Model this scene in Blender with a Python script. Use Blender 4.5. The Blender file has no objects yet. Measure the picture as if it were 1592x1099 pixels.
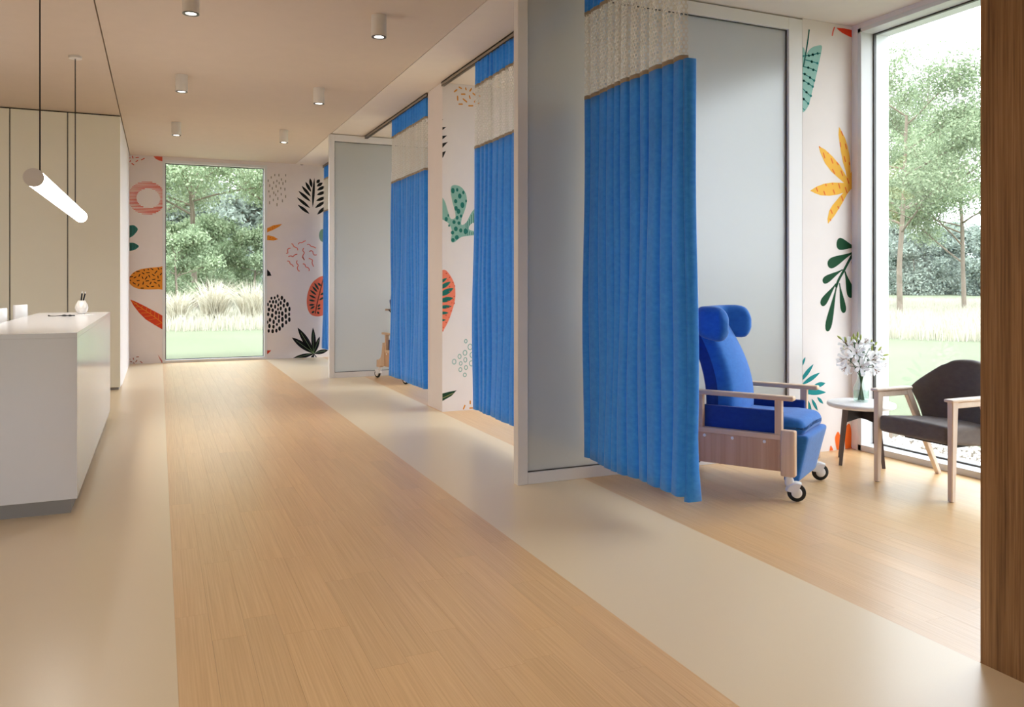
import bpy, bmesh, math, random
import numpy as np
from mathutils import Vector, Matrix, noise as mnoise
random.seed(7)
R = math.radians
scn = bpy.context.scene
col = scn.collection

# ------------------------------------------------------------------ camera, sky, sun, exposure
cam_d = bpy.data.cameras.new('camera')
cam = bpy.data.objects.new('camera', cam_d); col.objects.link(cam)
cam.location = (0, 0, 1.4)
cam.rotation_euler = (R(90), 0, -math.atan2(549, 1252))
cam_d.sensor_width = 36.0
cam_d.lens = 1252 / 1592 * 36
cam_d.shift_y = -(549.5 - 437) / 1592
cam_d.clip_start = .05; cam_d.clip_end = 600
scn.camera = cam

world = bpy.data.worlds.new('overcast_sky'); scn.world = world
world.use_nodes = True
bgn = world.node_tree.nodes['Background']
bgn.inputs[0].default_value = (0.90, 0.96, 1.05, 1); bgn.inputs[1].default_value = 1.95

sun_d = bpy.data.lights.new('sun', 'SUN'); sun_d.energy = 1.0; sun_d.angle = R(6); sun_d.color = (1, .96, .88)
sun = bpy.data.objects.new('sun', sun_d); col.objects.link(sun)
sun.rotation_euler = (R(38), 0, R(-28))          # high, from behind the building: it lights the garden, not the rooms

scn.view_settings.view_transform = 'Standard'
scn.view_settings.look = 'None'
scn.view_settings.exposure = 1.76
scn.view_settings.gamma = 1
scn.view_settings.use_curve_mapping = False
cy = scn.cycles
cy.max_bounces = 12; cy.diffuse_bounces = 6; cy.glossy_bounces = 4; cy.transmission_bounces = 8
cy.transparent_max_bounces = 16
cy.sample_clamp_indirect = 8.0
cy.use_denoising = True

CEIL = 3.53
XW = 5.31            # inner face of the window wall
YF = 15.0            # far wall

def portal(loc, rot, sx, sy):
    d = bpy.data.lights.new('window_portal', 'AREA'); d.shape = 'RECTANGLE'; d.size = sx; d.size_y = sy
    d.cycles.is_portal = True
    o = bpy.data.objects.new('window_portal', d); col.objects.link(o); o.location = loc; o.rotation_euler = rot

BAYS = [(2.10, 4.965), (5.33, 8.12), (8.80, 11.60), (11.84, 14.88)]
for a, b in BAYS:
    portal((5.66, (a + b) / 2, 1.75), (0, R(90), 0), 3.4, b - a)
portal((.92, 15.36, 1.75), (R(-90), 0, 0), 1.7, 3.4)
portal((-2.35, -3.36, 1.6), (R(90), 0, 0), 2.3, 3.0)  # portal of the added opening behind the camera

# ------------------------------------------------------------------ materials
def lin(c):
    return tuple((v / 12.92 if v <= .04045 else ((v + .055) / 1.055) ** 2.4) for v in (x / 255 for x in c))
class NT:
    def __init__(s, name):
        s.m = bpy.data.materials.new(name); s.m.use_nodes = True
        s.t = s.m.node_tree; s.t.nodes.clear()
        s.out = s.t.nodes.new('ShaderNodeOutputMaterial')
    def n(s, typ, **kw):
        nd = s.t.nodes.new(typ)
        for k, v in kw.items():
            if hasattr(nd, k) and not k.startswith('i_'): setattr(nd, k, v)
        return nd
    def l(s, a, b): s.t.links.new(a, b)
    def mixc(s, fac, a, b, mode='MIX'):
        nd = s.t.nodes.new('ShaderNodeMix'); nd.data_type = 'RGBA'; nd.blend_type = mode
        for i, v in ((0, fac), (6, a), (7, b)):
            if hasattr(v, 'links'): s.l(v, nd.inputs[i])
            elif i == 0: nd.inputs[0].default_value = v
            else: nd.inputs[i].default_value = (*v, 1) if len(v) == 3 else v
        return nd.outputs[2]
    def pos(s, scale, obj=False):
        if obj: src = s.n('ShaderNodeTexCoord').outputs['Object']
        else: src = s.n('ShaderNodeNewGeometry').outputs['Position']
        v = s.n('ShaderNodeMapping'); v.inputs['Scale'].default_value = scale
        s.l(src, v.inputs['Vector']); return v.outputs[0]
    def noise(s, vec, scale, detail=3, rough=.55):
        n = s.n('ShaderNodeTexNoise'); n.inputs['Scale'].default_value = scale
        n.inputs['Detail'].default_value = detail; n.inputs['Roughness'].default_value = rough
        s.l(vec, n.inputs['Vector']); return n.outputs['Fac']
    def ramp(s, fac, stops):
        r = s.n('ShaderNodeValToRGB'); e = r.color_ramp.elements
        while len(e) < len(stops): e.new(.5)
        for i, (p, c) in enumerate(stops):
            e[i].position = p; e[i].color = (*c, 1) if len(c) == 3 else c
        s.l(fac, r.inputs[0]); return r.outputs[0]
    def bsdf(s, color, rough=.6, spec=.5, metal=0, **kw):
        b = s.n('ShaderNodeBsdfPrincipled')
        if hasattr(color, 'links'): s.l(color, b.inputs['Base Color'])
        else: b.inputs['Base Color'].default_value = (*color, 1)
        if hasattr(rough, 'links'): s.l(rough, b.inputs['Roughness'])
        else: b.inputs['Roughness'].default_value = rough
        b.inputs['Specular IOR Level'].default_value = spec
        b.inputs['Metallic'].default_value = metal
        for k, v in kw.items(): b.inputs[k.replace('_', ' ')].default_value = v
        return b
    def bump(s, b, h, strength=.2, dist=.002):
        n = s.n('ShaderNodeBump'); n.inputs['Strength'].default_value = strength; n.inputs['Distance'].default_value = dist
        s.l(h, n.inputs['Height']); s.l(n.outputs[0], b.inputs['Normal'])
    def done(s, sh):
        s.l(sh.outputs[0] if hasattr(sh, 'outputs') else sh, s.out.inputs['Surface']); return s.m

M = {}
def paint(name, rgb, rough=.6, spec=.4, var=.03, scale=6):
    t = NT(name); c = lin(rgb)
    f = t.noise(t.pos((1, 1, 1)), scale, 3)
    cc = t.mixc(f, tuple(max(0, v * (1 - var)) for v in c), tuple(min(1, v * (1 + var)) for v in c))
    M[name] = t.done(t.bsdf(cc, rough, spec)); return M[name]

paint('wall_white', (236, 229, 227), .75, .25)
paint('ceiling_white', (214, 197, 180), .8, .2)
paint('bay_ceiling_daylit', (232, 221, 210), .8, .2)  # window daylight painted in: lighter than the corridor ceiling panels
paint('mural_ground', (229, 219, 214), .7, .25)
paint('cabinet_cream', (247, 245, 228), .42, .4, .01)
paint('counter_white', (230, 231, 236), .16, .5, .01)
paint('frame_white', (226, 222, 220), .45, .4, .01)
paint('window_frame', (222, 222, 222), .4, .4, .01)
paint('plinth_grey', (150, 148, 146), .4, .5)
paint('underlay', (150, 118, 80), .7, .2)
paint('black_gap', (22, 20, 18), .7, .2)
paint('dark_rubber', (26, 26, 27), .55, .4)
paint('lamp_white', (228, 222, 214), .45, .4, .01)
paint('plastic_white', (238, 237, 236), .35, .5, .01)
paint('ceramic_white', (240, 236, 230), .25, .5, .01)
paint('table_white', (240, 238, 238), .35, .5, .01)
paint('table_black', (40, 36, 36), .5, .4)
paint('table_leg_grey', (96, 84, 82), .5, .4)
paint('lily_dark', (120, 70, 40), .6, .3)
paint('stem_green', (52, 92, 44), .55, .4, .2, 40)
paint('bud_green', (168, 180, 92), .55, .4, .2, 40)
paint('leaf_dark', (64, 84, 66), .5, .4, .2, 40)
paint('roof', (90, 88, 86), .8, .2)
paint('bark', (128, 116, 102), .9, .2, .3, 3)
paint('gravel', (214, 208, 200), .85, .2, .25, 30)
paint('soil', (110, 100, 86), .95, .1, .2)
paint('rail_metal', (138, 126, 114), .35, .5)
paint('metal_dark', (70, 66, 62), .4, .5)
for nm, c in dict(red=(205, 64, 30), red2=(214, 92, 70), red3=(224, 62, 28), brown=(170, 104, 84), pinkred=(196, 116, 108), orange=(222, 140, 44),
                  orange2=(232, 146, 46), orange3=(236, 106, 30), ochre=(216, 144, 62), yellow=(236, 178, 66), burnt=(224, 106, 40), pink=(226, 128, 112),
                  coral=(224, 112, 86), coral2=(238, 128, 98), teal=(52, 124, 116), teal2=(34, 112, 100), teal3=(22, 108, 96), teal4=(18, 116, 112), teal5=(10, 88, 80),
                  tealblue=(10, 130, 132), sage=(112, 146, 126), sage2=(136, 180, 164), sage3=(142, 186, 176), ringgreen=(150, 180, 168), green=(8, 66, 34),
                  darkgreen=(28, 58, 54), darkgreen2=(22, 60, 34), veingreen=(120, 150, 100), olive=(128, 122, 98), olive2=(150, 150, 90), black=(14, 14, 16)).items():
    paint('print_' + nm, c, .7, .25, .02, 20)

def thin_fresnel(t, ior):
    # the same reflectance on the front and the back face of a thin sheet
    bk = t.n('ShaderNodeNewGeometry').outputs['Backfacing']
    m = t.n('ShaderNodeMapRange'); t.l(bk, m.inputs[0]); m.inputs[3].default_value = ior; m.inputs[4].default_value = 1 / ior
    fr = t.n('ShaderNodeFresnel'); t.l(m.outputs[0], fr.inputs[0]); return fr
def glass(name, tint=(1, 1, 1)):
    t = NT(name)
    tr = t.n('ShaderNodeBsdfTransparent'); tr.inputs[0].default_value = (*tint, 1)
    gl = t.n('ShaderNodeBsdfGlossy'); gl.inputs['Roughness'].default_value = 0.0
    fr = thin_fresnel(t, 1.5)
    mx = t.n('ShaderNodeMixShader'); t.l(fr.outputs[0], mx.inputs[0]); t.l(tr.outputs[0], mx.inputs[1]); t.l(gl.outputs[0], mx.inputs[2])
    M[name] = t.done(mx)
glass('window_glass', (.97, .985, .975)); glass('vase_glass', (.95, .98, .965)); glass('vase_water', (.90, .97, .94))

def frosted():
    t = NT('frosted_glass')
    rf = t.n('ShaderNodeBsdfRefraction'); rf.inputs['Color'].default_value = (.53, .535, .525, 1); rf.inputs['Roughness'].default_value = .40; rf.inputs['IOR'].default_value = 1.3
    tl = t.n('ShaderNodeBsdfTranslucent'); tl.inputs[0].default_value = (.84, .84, .83, 1)
    df = t.n('ShaderNodeBsdfDiffuse'); df.inputs[0].default_value = (.82, .83, .82, 1)
    gl = t.n('ShaderNodeBsdfGlossy'); gl.inputs['Roughness'].default_value = .22
    fr = thin_fresnel(t, 1.4)
    m1 = t.n('ShaderNodeMixShader'); m1.inputs[0].default_value = .46; t.l(rf.outputs[0], m1.inputs[1]); t.l(tl.outputs[0], m1.inputs[2])
    m2 = t.n('ShaderNodeMixShader'); m2.inputs[0].default_value = .22; t.l(m1.outputs[0], m2.inputs[1]); t.l(df.outputs[0], m2.inputs[2])
    m3 = t.n('ShaderNodeMixShader'); t.l(fr.outputs[0], m3.inputs[0]); t.l(m2.outputs[0], m3.inputs[1]); t.l(gl.outputs[0], m3.inputs[2])
    M['frosted_glass'] = t.done(m3)
frosted()

def emit(name, rgb, strength):
    t = NT(name); e = t.n('ShaderNodeEmission'); e.inputs[0].default_value = (*rgb, 1); e.inputs[1].default_value = strength
    M[name] = t.done(e)
emit('tube_light', (1, .95, .88), 6.5)
emit('spot_lens', (1, .93, .82), 5.0)

def floor_wood():
    t = NT('floor_wood')
    inf = t.n('ShaderNodeObjectInfo')
    comb = t.n('ShaderNodeCombineXYZ'); 
    mul = t.n('ShaderNodeMath', operation='MULTIPLY'); mul.inputs[1].default_value = 37.0; t.l(inf.outputs['Random'], mul.inputs[0])
    t.l(mul.outputs[0], comb.inputs[1])
    add = t.n('ShaderNodeVectorMath', operation='ADD'); t.l(t.n('ShaderNodeNewGeometry').outputs['Position'], add.inputs[0]); t.l(comb.outputs[0], add.inputs[1])
    m1 = t.n('ShaderNodeMapping'); m1.inputs['Scale'].default_value = (150, 1.6, 1); t.l(add.outputs[0], m1.inputs[0])
    m2 = t.n('ShaderNodeMapping'); m2.inputs['Scale'].default_value = (34, .5, 1); t.l(add.outputs[0], m2.inputs[0])
    f1 = t.noise(m1.outputs[0], 1, 4, .6); f2 = t.noise(m2.outputs[0], 1, 3, .5)
    c1 = t.ramp(f1, [(.3, lin((206, 162, 108))), (.55, lin((228, 188, 136))), (.75, lin((240, 206, 158)))])
    c2 = t.mixc(f2, lin((214, 170, 116)), lin((234, 198, 148)))
    c = t.mixc(.45, c1, c2)
    tone = t.ramp(inf.outputs['Random'], [(0, (.95, .95, .95)), (.5, (.99, .99, .99)), (1, (1.03, 1.02, 1.0))])
    c = t.mixc(1.0, c, tone, 'MULTIPLY')
    b = t.bsdf(c, .32, .7); t.bump(b, f1, .05, .001)
    M['floor_wood'] = t.done(b)
floor_wood()
def vinyl():
    t = NT('vinyl_sand')
    f = t.noise(t.pos((1, 1, 1)), 260, 2); g = t.noise(t.pos((1, 1, 1)), 1.2, 2)
    c = t.mixc(f, lin((229, 208, 172)), lin((237, 218, 186)))
    c = t.mixc(g, c, t.mixc(.5, c, lin((232, 211, 177))))
    b = t.bsdf(c, .32, .7); t.bump(b, f, .05, .0006)
    M['vinyl_sand'] = t.done(b)
vinyl()
def wood(name, dark, mid, light, axis, fine=120, rough=.5, spec=.35, obj=False, mixf=.5):
    t = NT(name)
    s = [fine] * 3; s[axis] = fine * .018
    s2 = [fine * .16] * 3; s2[axis] = fine * .006
    f1 = t.noise(t.pos(tuple(s), obj), 1, 4, .65); f2 = t.noise(t.pos(tuple(s2), obj), 1, 3, .5)
    c1 = t.ramp(f1, [(.3, lin(dark)), (.52, lin(mid)), (.75, lin(light))])
    c2 = t.ramp(f2, [(.3, lin(dark)), (.5, lin(mid)), (.7, lin(light))])
    b = t.bsdf(t.mixc(mixf, c1, c2), rough, spec); t.bump(b, f1, .12, .001)
    M[name] = t.done(b)
wood('wood_panel', (92, 62, 38), (146, 107, 69), (180, 139, 97), 2, 130, .5, mixf=.32)
wood('oak', (206, 172, 138), (222, 190, 158), (234, 208, 180), 0, 60, .5, obj=True)
wood('oak_upright', (202, 166, 132), (220, 188, 156), (234, 206, 178), 2, 60, .5, obj=True)
wood('oak_side', (186, 142, 110), (206, 166, 134), (220, 184, 152), 2, 45, .5, obj=True)
wood('ash_pale', (222, 200, 180), (234, 216, 198), (242, 228, 214), 2, 60, .5, obj=True)

def fabric(name, c0, c1, transl=0.0, scale=320, rough=.85, soft=24):
    t = NT(name)
    f = t.noise(t.pos((1, 1, 1), True), scale, 2); g = t.noise(t.pos((1, 1, 1.8), True), soft, 4, .6)
    c = t.mixc(t.ramp(g, [(.2, (0, 0, 0)), (.8, (1, 1, 1))]), lin(c0), lin(c1)); c = t.mixc(.3, c, t.mixc(f, lin(c0), lin(c1)))
    b = t.bsdf(c, rough, .15, Sheen_Weight=.25, Sheen_Roughness=.5); t.bump(b, f, .25, .0015)
    if transl:
        tl = t.n('ShaderNodeBsdfTranslucent'); t.l(c, tl.inputs[0])
        mx = t.n('ShaderNodeMixShader'); mx.inputs[0].default_value = transl
        t.l(b.outputs[0], mx.inputs[1]); t.l(tl.outputs[0], mx.inputs[2]); M[name] = t.done(mx)
    else: M[name] = t.done(b)
fabric('curtain_blue', (40, 132, 238), (76, 170, 255), .11)
fabric('curtain_net', (204, 196, 184), (222, 216, 208), .25, 200)
fabric('curtain_seam', (150, 134, 116), (176, 160, 140), .1, 200)
fabric('seat_blue', (34, 94, 172), (52, 120, 196), 0)
fabric('seat_navy', (24, 54, 124), (34, 70, 150), 0)
fabric('chair_grey', (100, 92, 88), (122, 113, 108), 0, 420)

def leafmat(name, c0, c1, transl=.35, scale=.6):
    t = NT(name)
    f = t.noise(t.pos((1, 1, 1)), scale, 3)
    inf = t.n('ShaderNodeNewGeometry').outputs['Random Per Island']
    c = t.mixc(f, lin(c0), lin(c1)); c = t.mixc(.5, c, t.mixc(inf, lin(c0), lin(c1)))
    d = t.n('ShaderNodeBsdfDiffuse'); t.l(c, d.inputs[0]); tl = t.n('ShaderNodeBsdfTranslucent'); t.l(c, tl.inputs[0])
    mx = t.n('ShaderNodeMixShader'); mx.inputs[0].default_value = transl; t.l(d.outputs[0], mx.inputs[1]); t.l(tl.outputs[0], mx.inputs[2])
    M[name] = t.done(mx)
leafmat('lily_white', (244, 242, 244), (252, 251, 252), .35)
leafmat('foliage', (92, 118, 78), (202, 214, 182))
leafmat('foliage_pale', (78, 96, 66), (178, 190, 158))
leafmat('foliage_hazed', (128, 140, 130), (160, 170, 158))  # distance haze put into the pale grey-green leaf colour
leafmat('tall_grass', (152, 148, 130), (196, 192, 176), .3)
leafmat('tussock_grass', (168, 160, 138), (222, 216, 200), .3)
def lawn():
    t = NT('lawn')
    p = t.pos((1, 1, 1)); f = t.noise(p, 9, 6, .75); g = t.noise(p, .25, 3)
    c = t.ramp(f, [(.25, lin((80, 87, 64))), (.5, lin((95, 102, 80))), (.75, lin((112, 116, 96)))])
    c = t.mixc(g, c, t.mixc(.6, c, lin((122, 128, 106))))
    b = t.bsdf(c, .9, .1); t.bump(b, f, .4, .03); M['lawn'] = t.done(b)
lawn()

# ------------------------------------------------------------------ mesh helpers
class MB:
    def __init__(s): s.v = []; s.f = []; s.mi = []
    def add(s, vs, fs, mi=0):
        o = len(s.v); s.v += [tuple(p) for p in vs]; s.f += [tuple(i + o for i in f) for f in fs]; s.mi += [mi] * len(fs); return s
    def box(s, x0, x1, y0, y1, z0, z1, mi=0):
        return s.add([(x0, y0, z0), (x1, y0, z0), (x1, y1, z0), (x0, y1, z0), (x0, y0, z1), (x1, y0, z1), (x1, y1, z1), (x0, y1, z1)],
                     [(0, 3, 2, 1), (4, 5, 6, 7), (0, 1, 5, 4), (1, 2, 6, 5), (2, 3, 7, 6), (3, 0, 4, 7)], mi)
    def bbox(s, x0, x1, y0, y1, z0, z1, b=.004, seg=2, mi=0):
        bm = bmesh.new(); bmesh.ops.create_cube(bm, size=1)
        for v in bm.verts: v.co = ((x0 + x1) / 2 + v.co.x * (x1 - x0), (y0 + y1) / 2 + v.co.y * (y1 - y0), (z0 + z1) / 2 + v.co.z * (z1 - z0))
        bmesh.ops.bevel(bm, geom=bm.edges[:], offset=b, segments=seg, affect='EDGES', profile=.5)
        bm.verts.index_update()
        s.add([tuple(v.co) for v in bm.verts], [tuple(v.index for v in f.verts) for f in bm.faces], mi); bm.free(); return s
    def tube(s, pts, rad, n=8, cap=True, mi=0):
        pts = [Vector(p) for p in pts]; k = len(pts)
        rads = rad if isinstance(rad, (list, tuple)) else [rad] * k
        vs = []; up = None
        for i in range(k):
            d = (pts[min(i + 1, k - 1)] - pts[max(i - 1, 0)]).normalized()
            if up is None: up = Vector((0, 0, 1)) if abs(d.z) < .9 else Vector((1, 0, 0))
            a = d.cross(up).normalized(); b = a.cross(d).normalized(); up = b
            for j in range(n):
                t = 2 * math.pi * j / n; vs.append(pts[i] + (a * math.cos(t) + b * math.sin(t)) * rads[i])
        fs = [(i * n + j, i * n + (j + 1) % n, (i + 1) * n + (j + 1) % n, (i + 1) * n + j) for i in range(k - 1) for j in range(n)]
        if cap: fs += [tuple(range(n))[::-1], tuple((k - 1) * n + j for j in range(n))]
        return s.add(vs, fs, mi)
    def lathe(s, prof, n=24, c=(0, 0, 0), mi=0, axis='z'):
        vs = []
        for r, h in prof:
            for j in range(n):
                t = 2 * math.pi * j / n; a, b = r * math.cos(t), r * math.sin(t)
                vs.append({'z': (c[0] + a, c[1] + b, c[2] + h), 'y': (c[0] + a, c[1] + h, c[2] - b), 'x': (c[0] + h, c[1] + a, c[2] + b)}[axis])
        fs = [(i * n + j, i * n + (j + 1) % n, (i + 1) * n + (j + 1) % n, (i + 1) * n + j) for i in range(len(prof) - 1) for j in range(n)]
        return s.add(vs, fs, mi)
    def prism(s, pts, y0, y1, mi=0):      # polygon in x,z extruded along y
        n = len(pts)
        vs = [(p[0], y0, p[1]) for p in pts] + [(p[0], y1, p[1]) for p in pts]
        return s.add(vs, [tuple(range(n))[::-1], tuple(range(n, 2 * n))] + [(i, (i + 1) % n, n + (i + 1) % n, n + i) for i in range(n)], mi)
    def cushion(s, half, r, fn=None, k=4, m=8, mi=0):
        hx, hy, hz = half
        def ax(h, q):
            rr = min(q, h * .999)
            a = [-h + rr * (1 - math.cos(math.pi / 2 * i / k)) for i in range(k)]
            mid = [-(h - rr) + 2 * (h - rr) * i / m for i in range(m + 1)]
            return a + mid + [-v for v in a[::-1]]
        r3 = min(r, hx * .999, hy * .999, hz * .999)
        A = [ax(h, r3) for h in (hx, hy, hz)]
        idx = {}; vs = []; fs = []
        def vid(p):
            key = tuple(round(c, 6) for c in p)
            if key not in idx:
                q = Vector([max(-(h - r3), min(h - r3, c)) for c, h in zip(p, half)])
                d = Vector(p) - q
                w = q + d.normalized() * r3 if d.length > 1e-9 else q
                idx[key] = len(vs); vs.append(tuple(fn(w) if fn else w))
            return idx[key]
        for a in range(3):
            b, c = (a + 1) % 3, (a + 2) % 3
            for sg in (-1, 1):
                for i in range(len(A[b]) - 1):
                    for j in range(len(A[c]) - 1):
                        q = []
                        for di, dj in ((0, 0), (1, 0), (1, 1), (0, 1)):
                            p = [0, 0, 0]; p[a] = sg * half[a]; p[b] = A[b][i + di]; p[c] = A[c][j + dj]; q.append(vid(p))
                        if sg < 0: q = q[::-1]
                        if len(set(q)) >= 3: fs.append(tuple(dict.fromkeys(q)))
        return s.add(vs, fs, mi)
    def mesh(s, name, mats, smooth=False):
        me = bpy.data.meshes.new(name); me.from_pydata(s.v, [], s.f)
        for m in (mats if isinstance(mats, (list, tuple)) else [mats]): me.materials.append(M[m])
        if any(s.mi): me.polygons.foreach_set('material_index', s.mi)
        me.update()
        if smooth:
            me.shade_smooth(); me.set_sharp_from_angle(angle=R(smooth if smooth is not True else 40))
        return me
    def build(s, name, mats, parent=None, smooth=False, **props):
        o = bpy.data.objects.new(name, s.mesh(name, mats, smooth)); col.objects.link(o)
        if parent: o.parent = parent
        for k, v in props.items(): o[k] = v
        return o
def empty(name, loc, rz=0, **props):
    o = bpy.data.objects.new(name, None); col.objects.link(o); o.empty_display_size = .1
    o.location = loc; o.rotation_euler = (0, 0, rz)
    for k, v in props.items(): o[k] = v
    return o
def kids(o): return [c for c in bpy.data.objects if c.parent == o]
def copy_tree(o, parent=None):
    ch = kids(o); c = o.copy(); col.objects.link(c); c.parent = parent
    for k in ch: copy_tree(k, c)
    return c
S = dict(kind='structure')
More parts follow.
